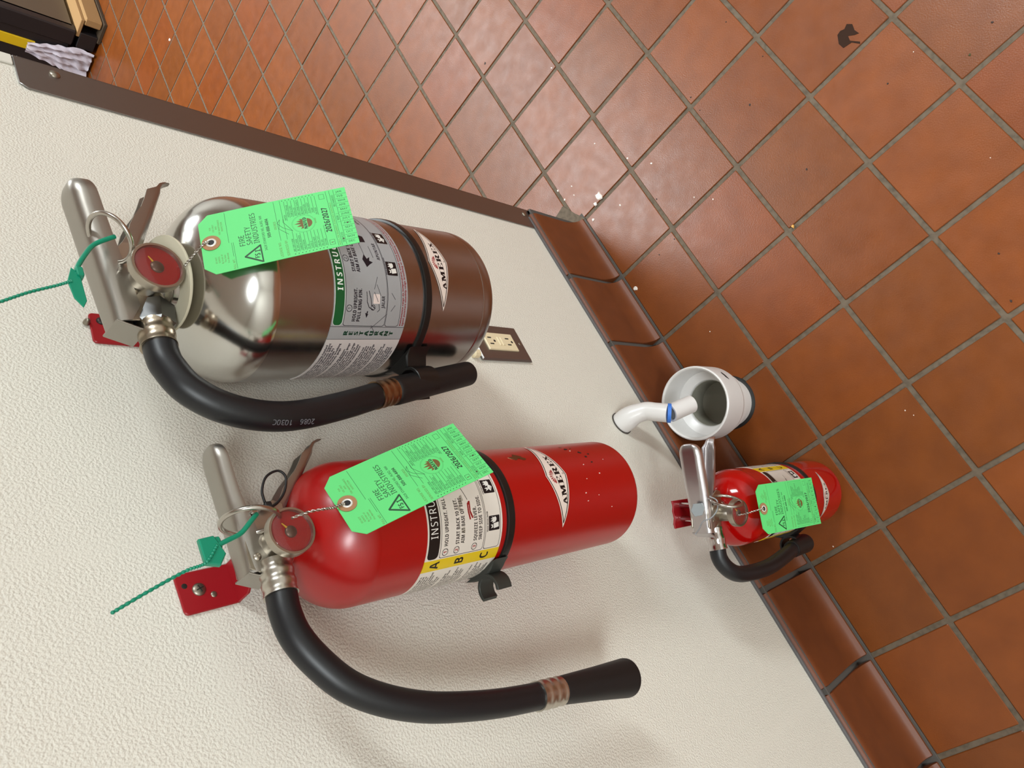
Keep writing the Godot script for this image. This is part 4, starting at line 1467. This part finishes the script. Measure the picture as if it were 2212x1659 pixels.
func green_tag(label: String, o: Vector3, ax: Vector3, ay: Vector3, wire: PackedVector3Array) -> void:
	# o: middle of the eyelet end; ax runs down the print, -ay along the reading direction
	ax = ax.normalized()
	ay = (ay - ax * ay.dot(ax)).normalized()
	var outn := -ax.cross(ay)
	var t := thing("inspection_tag", label, "tag", Transform3D(Basis(-ay, -ax, outn), o), "green inspection tags")
	var L := 0.128
	var w := 0.066
	var c1 := 0.0086
	var c2 := 0.0084
	# local frame: x = reading direction, y = up the print, z = toward the reader; the eyelet end is at y = 0
	var pl := PackedVector2Array([Vector2(-w * 0.5, -L), Vector2(w * 0.5, -L), Vector2(w * 0.5, -c1), Vector2(w * 0.5 - c2, 0), Vector2(-w * 0.5 + c2, 0), Vector2(-w * 0.5, -c1)])
	var m := MB.new()
	# card front, gently bowed along its length
	var n := 12
	var ys := [0.0, -c1]
	for i in n:
		ys.append(lerpf(-c1, -L, (i + 1.0) / n))
	var hw := func(y: float) -> float: return w * 0.5 - c2 * (1.0 - minf(1.0, -y / c1))
	var bow := func(x: float, y: float) -> float: return 0.0016 * sin(PI * -y / L) * cos(x / w * 2.2) - 0.0006
	for face in 2:
		var dz := 0.0002 if face == 0 else -0.0002
		for i in ys.size() - 1:
			for j in 6:
				var f0 := -1.0 + 2.0 * j / 6.0
				var f1 := -1.0 + 2.0 * (j + 1) / 6.0
				var a0: float = hw.call(ys[i]); var a1: float = hw.call(ys[i + 1])
				var p := [Vector2(a0 * f0, ys[i]), Vector2(a0 * f1, ys[i]), Vector2(a1 * f1, ys[i + 1]), Vector2(a1 * f0, ys[i + 1])]
				var v := []
				var uv := []
				for q in p:
					v.append(Vector3(q.x, q.y, bow.call(q.x, q.y) + dz))
					uv.append(Vector2(clampf(0.5 + q.x / w, 0.002, 0.998), clampf(-q.y / L, 0.002, 0.998)) if face == 0 else Vector2(0.5, 0.012))
				m.quad(v[0], v[1], v[2], v[3], uv[0], uv[1], uv[2], uv[3])
		m.turn_to(Vector3(0, 0, 1 if face == 0 else -1))
	obj("card", m.mesh(40), M.tag, t)
	# eyelet: a paper washer and a metal ring
	var ec := Transform3D(Basis(Vector3.RIGHT, PI / 2), Vector3(0.0008, -0.0086, 0.0004))
	m = MB.new()
	m.lathe(PackedVector2Array([Vector2(0.0030, -0.0003), Vector2(0.0078, -0.0003), Vector2(0.0078, 0.0003), Vector2(0.0030, 0.0003), Vector2(0.0030, -0.0003)]), 32, ec)
	obj("washer", m.mesh(30), M.card, t)
	m = MB.new()
	m.lathe(PackedVector2Array([Vector2(0.0026, -0.0006), Vector2(0.0044, -0.0002), Vector2(0.0044, 0.0006), Vector2(0.0036, 0.0011), Vector2(0.0028, 0.0008), Vector2(0.0026, -0.0006)]), 28, ec)
	obj("eyelet", m.mesh(50), M.eyelet, t)
	m = MB.new()
	m.lathe(PackedVector2Array([Vector2(0, -0.0002), Vector2(0.0028, -0.0002), Vector2(0.0028, 0.00045), Vector2(0, 0.00045)]), 20, ec)
	obj("eyelet_hole", m.mesh(30), M.slot, t)
	# twisted tie wire
	var inv := t.transform.affine_inverse()
	var pts := PackedVector3Array()
	for p in wire:
		pts.append(inv * p)
	pts.append(Vector3(0.0008, -0.004, 0.0022))
	pts.append(Vector3(0.0008, -0.0065, 0.0012))
	var sp := spline(pts, 14)
	m = MB.new()
	for k in 2:
		var tw := PackedVector3Array()
		for i in sp.size():
			var tt := (sp[mini(i + 1, sp.size() - 1)] - sp[maxi(i - 1, 0)]).normalized()
			var e := tt.cross(Vector3(0.3, 0.2, 0.93)).normalized()
			var a := i * 0.75 + PI * k
			tw.append(sp[i] + (e * cos(a) + tt.cross(e) * sin(a)) * 0.0007)
		m.tube(tw, 0.00055, 6)
	obj("tie_wire", m.mesh(60), M.wire, t)

func hung_things() -> void:
	red_bracket("red painted steel bracket with dark bolts behind the steel extinguisher", Transform3D(Basis(Vector3(0, 0, 1), -0.05), Vector3(-0.386, 0.992, 0)), 0.036, 0.068, 0.024,
		[[0.0085, 0.058, 0.0045, 0.003, M.dark_metal], [-0.004, 0.049, 0.0055, 0.004, M.dark_metal], [-0.0085, 0.040, 0.0045, 0.003, M.dark_metal], [-0.014, 0.024, 0.003, 0.002, M.dark_metal], [0.005, 0.071, 0.003, 0.006, M.screw]], 1.15)
	red_bracket("broad red steel bracket with one big cross head screw behind the large red extinguisher", Transform3D(Basis(Vector3(0, 0, 1), 0.03), Vector3(-0.6585, 1.0015, 0)), 0.036, 0.047, 0.034,
		[[0.001, 0.0305, 0.0058, 0.0026, M.screw], [-0.006, 0.020, 0.0028, 0.0012, M.screw], [0.0065, 0.041, 0.0028, 0.0004, M.dark_metal]], 1.5)
	# loose bracket hooked on the small extinguisher's valve
	var kt := frame(Vector3(-0.7559, 0.0, 0.12), Vector3(-0.7459, 0.3081, 0.12)) * Transform3D(Basis(Vector3.UP, deg_to_rad(-30.0)), Vector3.ZERO)
	var t := thing("wall_hook", "loose red hook plate with two chrome prongs behind the small extinguisher's valve", "bracket", kt * Transform3D(Basis(), Vector3(-0.002, 0.345, -0.0505)), "red extinguisher wall brackets")
	var m := MB.new()
	m.prism(PackedVector2Array([Vector2(-0.021, 0.0), Vector2(0.018, 0.0), Vector2(0.0185, 0.066), Vector2(0.010, 0.0635), Vector2(0.004, 0.0655), Vector2(-0.006, 0.062), Vector2(-0.014, 0.0645), Vector2(-0.0205, 0.062)]), 0.0026, 0.0006, Transform3D(Basis(), Vector3.ZERO))
	obj("plate", m.mesh(30), M.red_plate, t)
	for sx in [-1, 1]:
		m = MB.new()
		m.tube(spline(PackedVector3Array([Vector3(0.0015 + sx * 0.0095, 0.044, 0.0), Vector3(0.0015 + sx * 0.0095, 0.046, 0.012), Vector3(0.0015 + sx * 0.0095, 0.052, 0.026), Vector3(0.0015 + sx * 0.0095, 0.056, 0.032)]), 4), 0.0038, 12)
		obj("prong", m.mesh(50), M.chrome, t)
	# pale plastic seal and wire on the small extinguisher
	t = thing("pale_seal", "clear greyish plastic seal with a thin wire tail on the small extinguisher", "seal", kt)
	m = MB.new()
	m.prism(PackedVector2Array([Vector2(0.010, -0.007), Vector2(0.004, -0.010), Vector2(-0.006, -0.006), Vector2(-0.008, 0.004), Vector2(0.000, 0.009), Vector2(0.009, 0.005)]), 0.0035, 0.0008, Transform3D(Basis(Vector3.RIGHT, -1.3), Vector3(0.006, 0.4385, 0.004)))
	obj("flag", m.mesh(30), M.clear_grey, t)
	m = MB.new()
	m.tube(spline(PackedVector3Array([Vector3(0.024, 0.432, 0.020), Vector3(0.018, 0.424, 0.026), Vector3(0.006, 0.428, 0.027), Vector3(-0.003, 0.440, 0.024), Vector3(-0.006, 0.457, 0.021), Vector3(-0.013, 0.478, 0.026), Vector3(-0.017, 0.495, 0.030)]), 8), 0.0009, 8)
	obj("wire", m.mesh(60), M.clear_grey, t)
	# inspection tags
	green_tag("green inspection tag wired to the stainless steel extinguisher", Vector3(-0.4197, 1.0281, 0.1609), Vector3(-0.1408, -0.7453, 0.6517), Vector3(-0.9895, 0.1268, -0.0688),
		PackedVector3Array([Vector3(-0.427, 1.0375, 0.139), Vector3(-0.4255, 1.0350, 0.147), Vector3(-0.4225, 1.0310, 0.156)]))
	green_tag("green inspection tag lying slanted on the large red extinguisher", Vector3(-0.6634, 0.9721, 0.1296), Vector3(0.1125, -0.8856, 0.4505), Vector3(-0.9581, 0.0234, 0.2853),
		PackedVector3Array([Vector3(-0.6603, 1.0062, 0.118), Vector3(-0.6609, 0.9964, 0.126), Vector3(-0.6620, 0.9837, 0.130), Vector3(-0.6625, 0.9770, 0.131)]))
	green_tag("green inspection tag hanging from the small floor standing extinguisher", Vector3(-0.7743, 0.3818, 0.1771), Vector3(-0.1378, -0.965, 0.2231), Vector3(-0.9219, 0.0427, -0.3851),
		PackedVector3Array([Vector3(-0.767, 0.4000, 0.155), Vector3(-0.7705, 0.3950, 0.165), Vector3(-0.7730, 0.3880, 0.174)]))
	# green tamper seals
	var u := thing("tamper_seal", "green plastic pull seal looped through the steel extinguisher's ring", "seal", Transform3D(), "green tamper seals")
	m = MB.new()
	m.tube(spline(PackedVector3Array([Vector3(-0.3985, 1.0835, 0.137), Vector3(-0.4084, 1.0993, 0.135), Vector3(-0.4206, 1.1082, 0.135), Vector3(-0.4351, 1.1162, 0.135), Vector3(-0.4416, 1.1184, 0.135)]), 6), 0.0019, 10)
	obj("loop", m.mesh(50), M.green_plastic, u)
	m = MB.new()
	m.box(Vector3(0.009, 0.005, 0.010), 0.0008, Transform3D(Basis(), Vector3(-0.4420, 1.1165, 0.133)))
	obj("lock", m.mesh(30), M.green_plastic, u)
	m = MB.new()
	m.prism(PackedVector2Array([Vector2(-0.4375, 1.1215), Vector2(-0.4440, 1.1165), Vector2(-0.470, 1.1165), Vector2(-0.4765, 1.1198), Vector2(-0.468, 1.1245), Vector2(-0.452, 1.1262)]), 0.0016, 0.0004, Transform3D(Basis(), Vector3(0, 0, 0.1350)))
	obj("flag", m.mesh(30), M.green_plastic, u)
	m = MB.new()
	beaded(m, PackedVector3Array([Vector3(-0.4520, 1.1235, 0.136), Vector3(-0.4575, 1.1346, 0.135), Vector3(-0.4668, 1.1533, 0.135), Vector3(-0.4776, 1.1709, 0.135), Vector3(-0.489, 1.1900, 0.135)]), 0.0011)
	obj("tail", m.mesh(60), M.green_plastic, u)
	u = thing("tamper_seal", "green plastic pull seal with long beaded tail on the large red extinguisher", "seal", Transform3D(), "green tamper seals")
	m = MB.new()
	m.tube(spline(PackedVector3Array([Vector3(-0.6500, 1.0290, 0.112), Vector3(-0.6568, 1.0373, 0.115), Vector3(-0.6648, 1.0473, 0.115), Vector3(-0.6688, 1.0589, 0.115), Vector3(-0.6717, 1.0678, 0.115)]), 6), 0.0019, 10)
	obj("loop", m.mesh(50), M.green_plastic, u)
	m = MB.new()
	m.prism(PackedVector2Array([Vector2(-0.6650, 1.0790), Vector2(-0.6640, 1.0680), Vector2(-0.6790, 1.0630), Vector2(-0.6870, 1.0690), Vector2(-0.6840, 1.0790)]), 0.0045, 0.0008, Transform3D(Basis(), Vector3(0, 0, 0.115)))
	obj("lock", m.mesh(30), M.green_plastic, u)
	m = MB.new()
	m.box(Vector3(0.010, 0.006, 0.008), 0.001, Transform3D(Basis(), Vector3(-0.669, 1.0655, 0.111)))
	obj("latch", m.mesh(30), M.green_plastic, u)
	m = MB.new()
	beaded(m, PackedVector3Array([Vector3(-0.672, 1.0680, 0.1175), Vector3(-0.6835, 1.0790, 0.1175), Vector3(-0.6858, 1.0925, 0.115), Vector3(-0.6948, 1.1182, 0.115), Vector3(-0.7039, 1.1417, 0.115)]), 0.0011)
	obj("tail", m.mesh(60), M.green_plastic, u)

func beaded(m: MB, pts: PackedVector3Array, r: float) -> void:
	var sp := spline(pts, 40)
	var rad := []
	for i in sp.size():
		rad.append(r * (0.72 + 0.5 * absf(sin(i * 0.55))))
	m.tube(sp, rad, 8)

# ------------------------------------------------------------------ white drain funnel and pipe
func pvc() -> void:
	var c := Vector3(-0.5345, 0, 0.0795)
	var t := thing("drain_funnel", "white plastic drain hub standing on the floor tiles below the outlet", "drain", Transform3D(Basis(), c))
	var m := MB.new()
	m.lathe(PackedVector2Array([Vector2(0.0425, 0.0), Vector2(0.047, 0.0), Vector2(0.047, 0.040), Vector2(0.0575, 0.048), Vector2(0.0575, 0.072), Vector2(0.0655, 0.080), Vector2(0.0668, 0.086), Vector2(0.0668, 0.141), Vector2(0.0660, 0.1445), Vector2(0.0640, 0.146), Vector2(0.0618, 0.1445), Vector2(0.0608, 0.141), Vector2(0.0590, 0.090), Vector2(0.0450, 0.084), Vector2(0.0425, 0.080), Vector2(0.0425, 0.0)]), 64)
	obj("hub", m.mesh(40), M.white_plastic, t)
	m = MB.new()
	m.lathe(PackedVector2Array([Vector2(0, 0.0), Vector2(0.0424, 0.0), Vector2(0.0424, 0.078), Vector2(0.0415, 0.078), Vector2(0.0410, 0.030), Vector2(0, 0.026)]), 48)
	obj("liner", m.mesh(40), M.grey_plastic, t)
	m = MB.new()
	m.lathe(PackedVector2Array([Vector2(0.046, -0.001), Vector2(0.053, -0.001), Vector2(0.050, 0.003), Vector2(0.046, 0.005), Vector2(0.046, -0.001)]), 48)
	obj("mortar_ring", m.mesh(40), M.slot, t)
	m = MB.new()
	var ma := deg_to_rad(12.0)
	m.prism(PackedVector2Array([Vector2(-0.009, -0.003), Vector2(0.002, -0.0035), Vector2(0.010, 0.001), Vector2(0.006, 0.004), Vector2(-0.004, 0.003)]), 0.0006, 0.0, Transform3D(Basis(Vector3.UP, ma), Vector3(sin(ma) * 0.0667, 0.115, cos(ma) * 0.0667)))
	obj("ink_mark", m.mesh(), M.black_ink, t)
	# pipe out of the wall: elbow, tube, blue band
	var p := thing("drain_pipe", "white plastic pipe elbow with blue ring coming out of the wall above the drain hub", "pipe", Transform3D(Basis(), Vector3(-0.520, 0.2695, 0)))
	m = MB.new()
	var el := spline(PackedVector3Array([Vector3(0, 0, -0.001), Vector3(0, -0.001, 0.014), Vector3(-0.001, -0.006, 0.030), Vector3(-0.006, -0.014, 0.046), Vector3(-0.016, -0.018, 0.058), Vector3(-0.0225, -0.0205, 0.066), Vector3(-0.0300, -0.0235, 0.0745)]), 5)
	var er := []
	for i in el.size():
		er.append(lerpf(0.0195, 0.0158, smoothstep(0.15, 0.45, float(i) / el.size())))
	m.tube(el, er, 32)
	obj("elbow", m.mesh(50), M.white_plastic, p)
	m = MB.new()
	m.tube(PackedVector3Array([Vector3(-0.0290, -0.0231, 0.0735), Vector3(-0.0322, -0.0262, 0.0775)]), 0.0163, 32)
	obj("blue_band", m.mesh(30), M.blue, p)
	m = MB.new()
	var a := Vector3(-0.0318, -0.0258, 0.0770)
	var d := (Vector3(-0.0290, -0.0675, 0.1000) - a).normalized()
	var x := d.cross(Vector3(0, 0, 1)).normalized()
	m.lathe(PackedVector2Array([Vector2(0.0118, 0.0), Vector2(0.0152, 0.0), Vector2(0.0152, 0.046), Vector2(0.0148, 0.047), Vector2(0.0124, 0.047), Vector2(0.0118, 0.046), Vector2(0.0118, 0.0)]), 40, Transform3D(Basis(x, d, x.cross(d)), a))
	obj("open_tube", m.mesh(40), M.white_plastic, p)
	m = MB.new()
	m.lathe(PackedVector2Array([Vector2(0, 0.002), Vector2(0.0120, 0.002), Vector2(0.0120, 0.006), Vector2(0, 0.006)]), 32, Transform3D(Basis(x, d, x.cross(d)), a))
	obj("tube_inside", m.mesh(40), M.grey_plastic, p)
	m = MB.new()
	m.tube(PackedVector3Array([Vector3(0, 0, -0.001), Vector3(0, 0, 0.0020)]), 0.0212, 32)
	obj("caulk_ring", m.mesh(30), M.dark_grout, p)

# ------------------------------------------------------------------ goods standing beyond the corner
func far_goods() -> void:
	var px := 2.69
	var pz := -1.43
	var t := thing("pallet", "pale wooden pallet under dark wrapped goods beyond the wall corner", "pallet", Transform3D(Basis(), Vector3(px, 0, pz)))
	var bx := func(a: Vector3, b: Vector3, c := 0.002) -> ArrayMesh:
		var m := MB.new()
		m.box(b - a, c, Transform3D(Basis(), (a + b) * 0.5))
		return m.mesh(30)
	for z in [0.0, -0.46, -0.92]:
		obj("bottom_board", bx.call(Vector3(-0.008, 0.0, z - 0.11), Vector3(1.0, 0.015, z)), M.dark_wood, t)
	for z in [-0.045, -0.52, -0.98]:
		obj("stringer", bx.call(Vector3(0, 0.015, z), Vector3(1.0, 0.088, z + 0.04), 0.006), M.wood, t)
	for z in [-0.11, -0.30, -0.49, -0.68, -0.87]:
		obj("deck_board", bx.call(Vector3(0, 0.088, z), Vector3(1.0, 0.103, z + 0.09)), M.wood, t)
	obj("shade_block", bx.call(Vector3(-0.002, 0.015, -0.165), Vector3(0.05, 0.088, -0.085)), M.carton, t)  # added dark block, painted shade in the gap below the deck
	# dark wrapped load
	var g := thing("wrapped_load", "dark load in clear stretch wrap standing on the pallet", "carton", Transform3D(Basis(), Vector3(px, 0.104, pz)))
	obj("body", bx.call(Vector3(0.004, 0, -1.0), Vector3(0.95, 0.75, -0.095), 0.012), M.carton, g)
	obj("front_panel", bx.call(Vector3(0.03, 0.01, -0.10), Vector3(0.92, 0.74, -0.085), 0.006), M.carton_grey, g)
	obj("corner_post", bx.call(Vector3(-0.004, 0.0, -0.165), Vector3(0.05, 0.75, -0.085), 0.006), M.carton, g)
	obj("yellow_band", bx.call(Vector3(-0.003, 0.135, -0.255), Vector3(0.01, 0.70, -0.206), 0.002), M.yellow, g)
	# crumpled film hanging down the side
	var f := MB.new()
	var nz := FastNoiseLite.new()
	nz.seed = 3
	nz.frequency = 18.0
	var na := 18
	var nb := 14
	var pt := func(i: int, j: int, off: float) -> Vector3:
		var u := float(i) / na
		var v := float(j) / nb
		var y := lerpf(0.27, 0.012, u)
		var z0 := lerpf(-1.640, -1.595, minf(u * 1.4, 1.0))
		var z1 := lerpf(-1.690, -1.735, minf(u * 1.2, 1.0))
		var z := lerpf(z0, z1, v)
		return Vector3(2.676 + off + 0.018 * nz.get_noise_3d(y * 1.2, z * 2.5, 0.0) + 0.006 * sin(v * 22.0 + u * 3.0), y, z)
	for face in 2:
		for i in na:
			for j in nb:
				f.quad(pt.call(i, j, face * 0.001), pt.call(i + 1, j, face * 0.001), pt.call(i + 1, j + 1, face * 0.001), pt.call(i, j + 1, face * 0.001))
		f.turn_to(Vector3(1 if face == 1 else -1, 0, 0))
	tag(obj("stretch_film", f.mesh(60), M.film), "crumpled clear plastic film hanging off the pallet side", "plastic film")

# ------------------------------------------------------------------ litter on the tiles
func blob(rng: RandomNumberGenerator, r: float, hgt: float) -> ArrayMesh:
	var m := MB.new()
	var lo := PackedVector3Array()
	var hi := PackedVector3Array()
	for i in 9:
		var q := r * rng.randf_range(0.55, 1.1)
		var a := TAU * i / 9.0
		lo.append(Vector3(cos(a) * q, 0, sin(a) * q * 0.8))
		hi.append(Vector3(cos(a) * q * 0.75, hgt * rng.randf_range(0.7, 1.2), sin(a) * q * 0.6))
	m.loft([lo, hi])
	return m.mesh(30)

func debris() -> void:
	var rng := RandomNumberGenerator.new()
	rng.seed = 17
	var chips := [[-0.215, 0.047, 0.0072], [0.013, 0.095, 0.0115], [0.005, 0.078, 0.0072], [-0.019, 0.053, 0.0045], [-0.043, 0.123, 0.0032], [0.075, 0.022, 0.0036], [0.107, 0.020, 0.0036], [0.086, 0.054, 0.0025], [0.117, 0.155, 0.0025], [0.026, 0.195, 0.0032], [-0.027, 0.230, 0.0030], [0.355, 0.174, 0.0028], [-0.397, 0.128, 0.0016], [-0.724, 0.327, 0.0016], [-0.738, 0.333, 0.0013], [-0.852, 0.091, 0.0015], [-0.156, 0.259, 0.0018], [-0.189, 0.286, 0.0022], [0.065, 0.047, 0.0024], [2.083, -1.055, 0.0075], [-0.474, 0.659, 0.0012], [-0.249, 0.687, 0.0013]]
	for q in chips:
		var lab := "tiny white paint fleck lying on the quarry tiles"
		var grp := "white paint flecks on the floor"
		if q[0] == -0.215:
			lab = "white paint chip on the tile beside the cove base, below the outlet"
		elif q[0] == 0.012:
			lab = "largest white paint chip, on the tiles in front of the wall corner"
		elif q[0] == 2.083:
			lab = "pale fleck on the far tiles near the pallet"
		tag(obj("paint_chip", blob(rng, q[2], minf(0.003, q[2] * 0.35)), M.chip, self, Transform3D(Basis(), Vector3(q[0], 0.0, q[1]))), lab, "paint chip", grp)
	tag(obj("crumb", blob(rng, 0.0045, 0.003), M.crumb, self, Transform3D(Basis(), Vector3(-0.344, 0.0, 0.370))), "yellow crumb at a grout crossing on the floor", "crumb")
	for q in [[-0.097, 0.446, 0.003], [-0.023, 0.370, 0.0016], [-0.042, 0.517, 0.0018], [0.074, 0.509, 0.002], [0.014, 0.372, 0.002], [-0.196, 0.132, 0.0026], [-0.097, 0.195, 0.0024], [-0.194, 0.177, 0.0022], [-0.277, 0.449, 0.0024], [-0.260, 0.630, 0.0022], [-0.304, 0.786, 0.0024], [-0.603, 0.579, 0.0022], [-0.673, 0.548, 0.0028], [0.540, 0.042, 0.005]]:
		tag(obj("dark_speck", blob(rng, q[2], 0.0006), M.speck, self, Transform3D(Basis(), Vector3(q[0], 0.0, q[1]))), "small dark speck of dirt stuck on a quarry tile", "speck", "dark specks on the floor tiles")
	tag(obj("dark_speck", blob(rng, 0.0028, 0.0008), mat(Color(0.22, 0.22, 0.06), 0.7), self, Transform3D(Basis(), Vector3(-0.320, 0.0, 0.736))), "olive green speck on the tile at the far right of the floor", "speck")
	# dark dried splash
	var pl := PackedVector2Array()
	for q in [[-0.1213, 0.6479], [-0.1291, 0.6537], [-0.1410, 0.6499], [-0.1520, 0.6514], [-0.1482, 0.6447], [-0.1405, 0.6369], [-0.1497, 0.6341], [-0.1651, 0.6438], [-0.1684, 0.6415], [-0.1549, 0.6341], [-0.1512, 0.6195], [-0.1387, 0.6188], [-0.1240, 0.6265], [-0.1220, 0.6338], [-0.1253, 0.6402]]:
		pl.append(Vector2(q[0], -q[1]))
	var m := MB.new()
	m.prism(pl, 0.0008, 0.0002, Transform3D(Basis(Vector3.RIGHT, -PI / 2), Vector3(0, 0.0003, 0)))
	tag(obj("floor_stain", m.mesh(), M.stain), "dark dried splash with two prongs on a tile at the floor's edge", "stain")
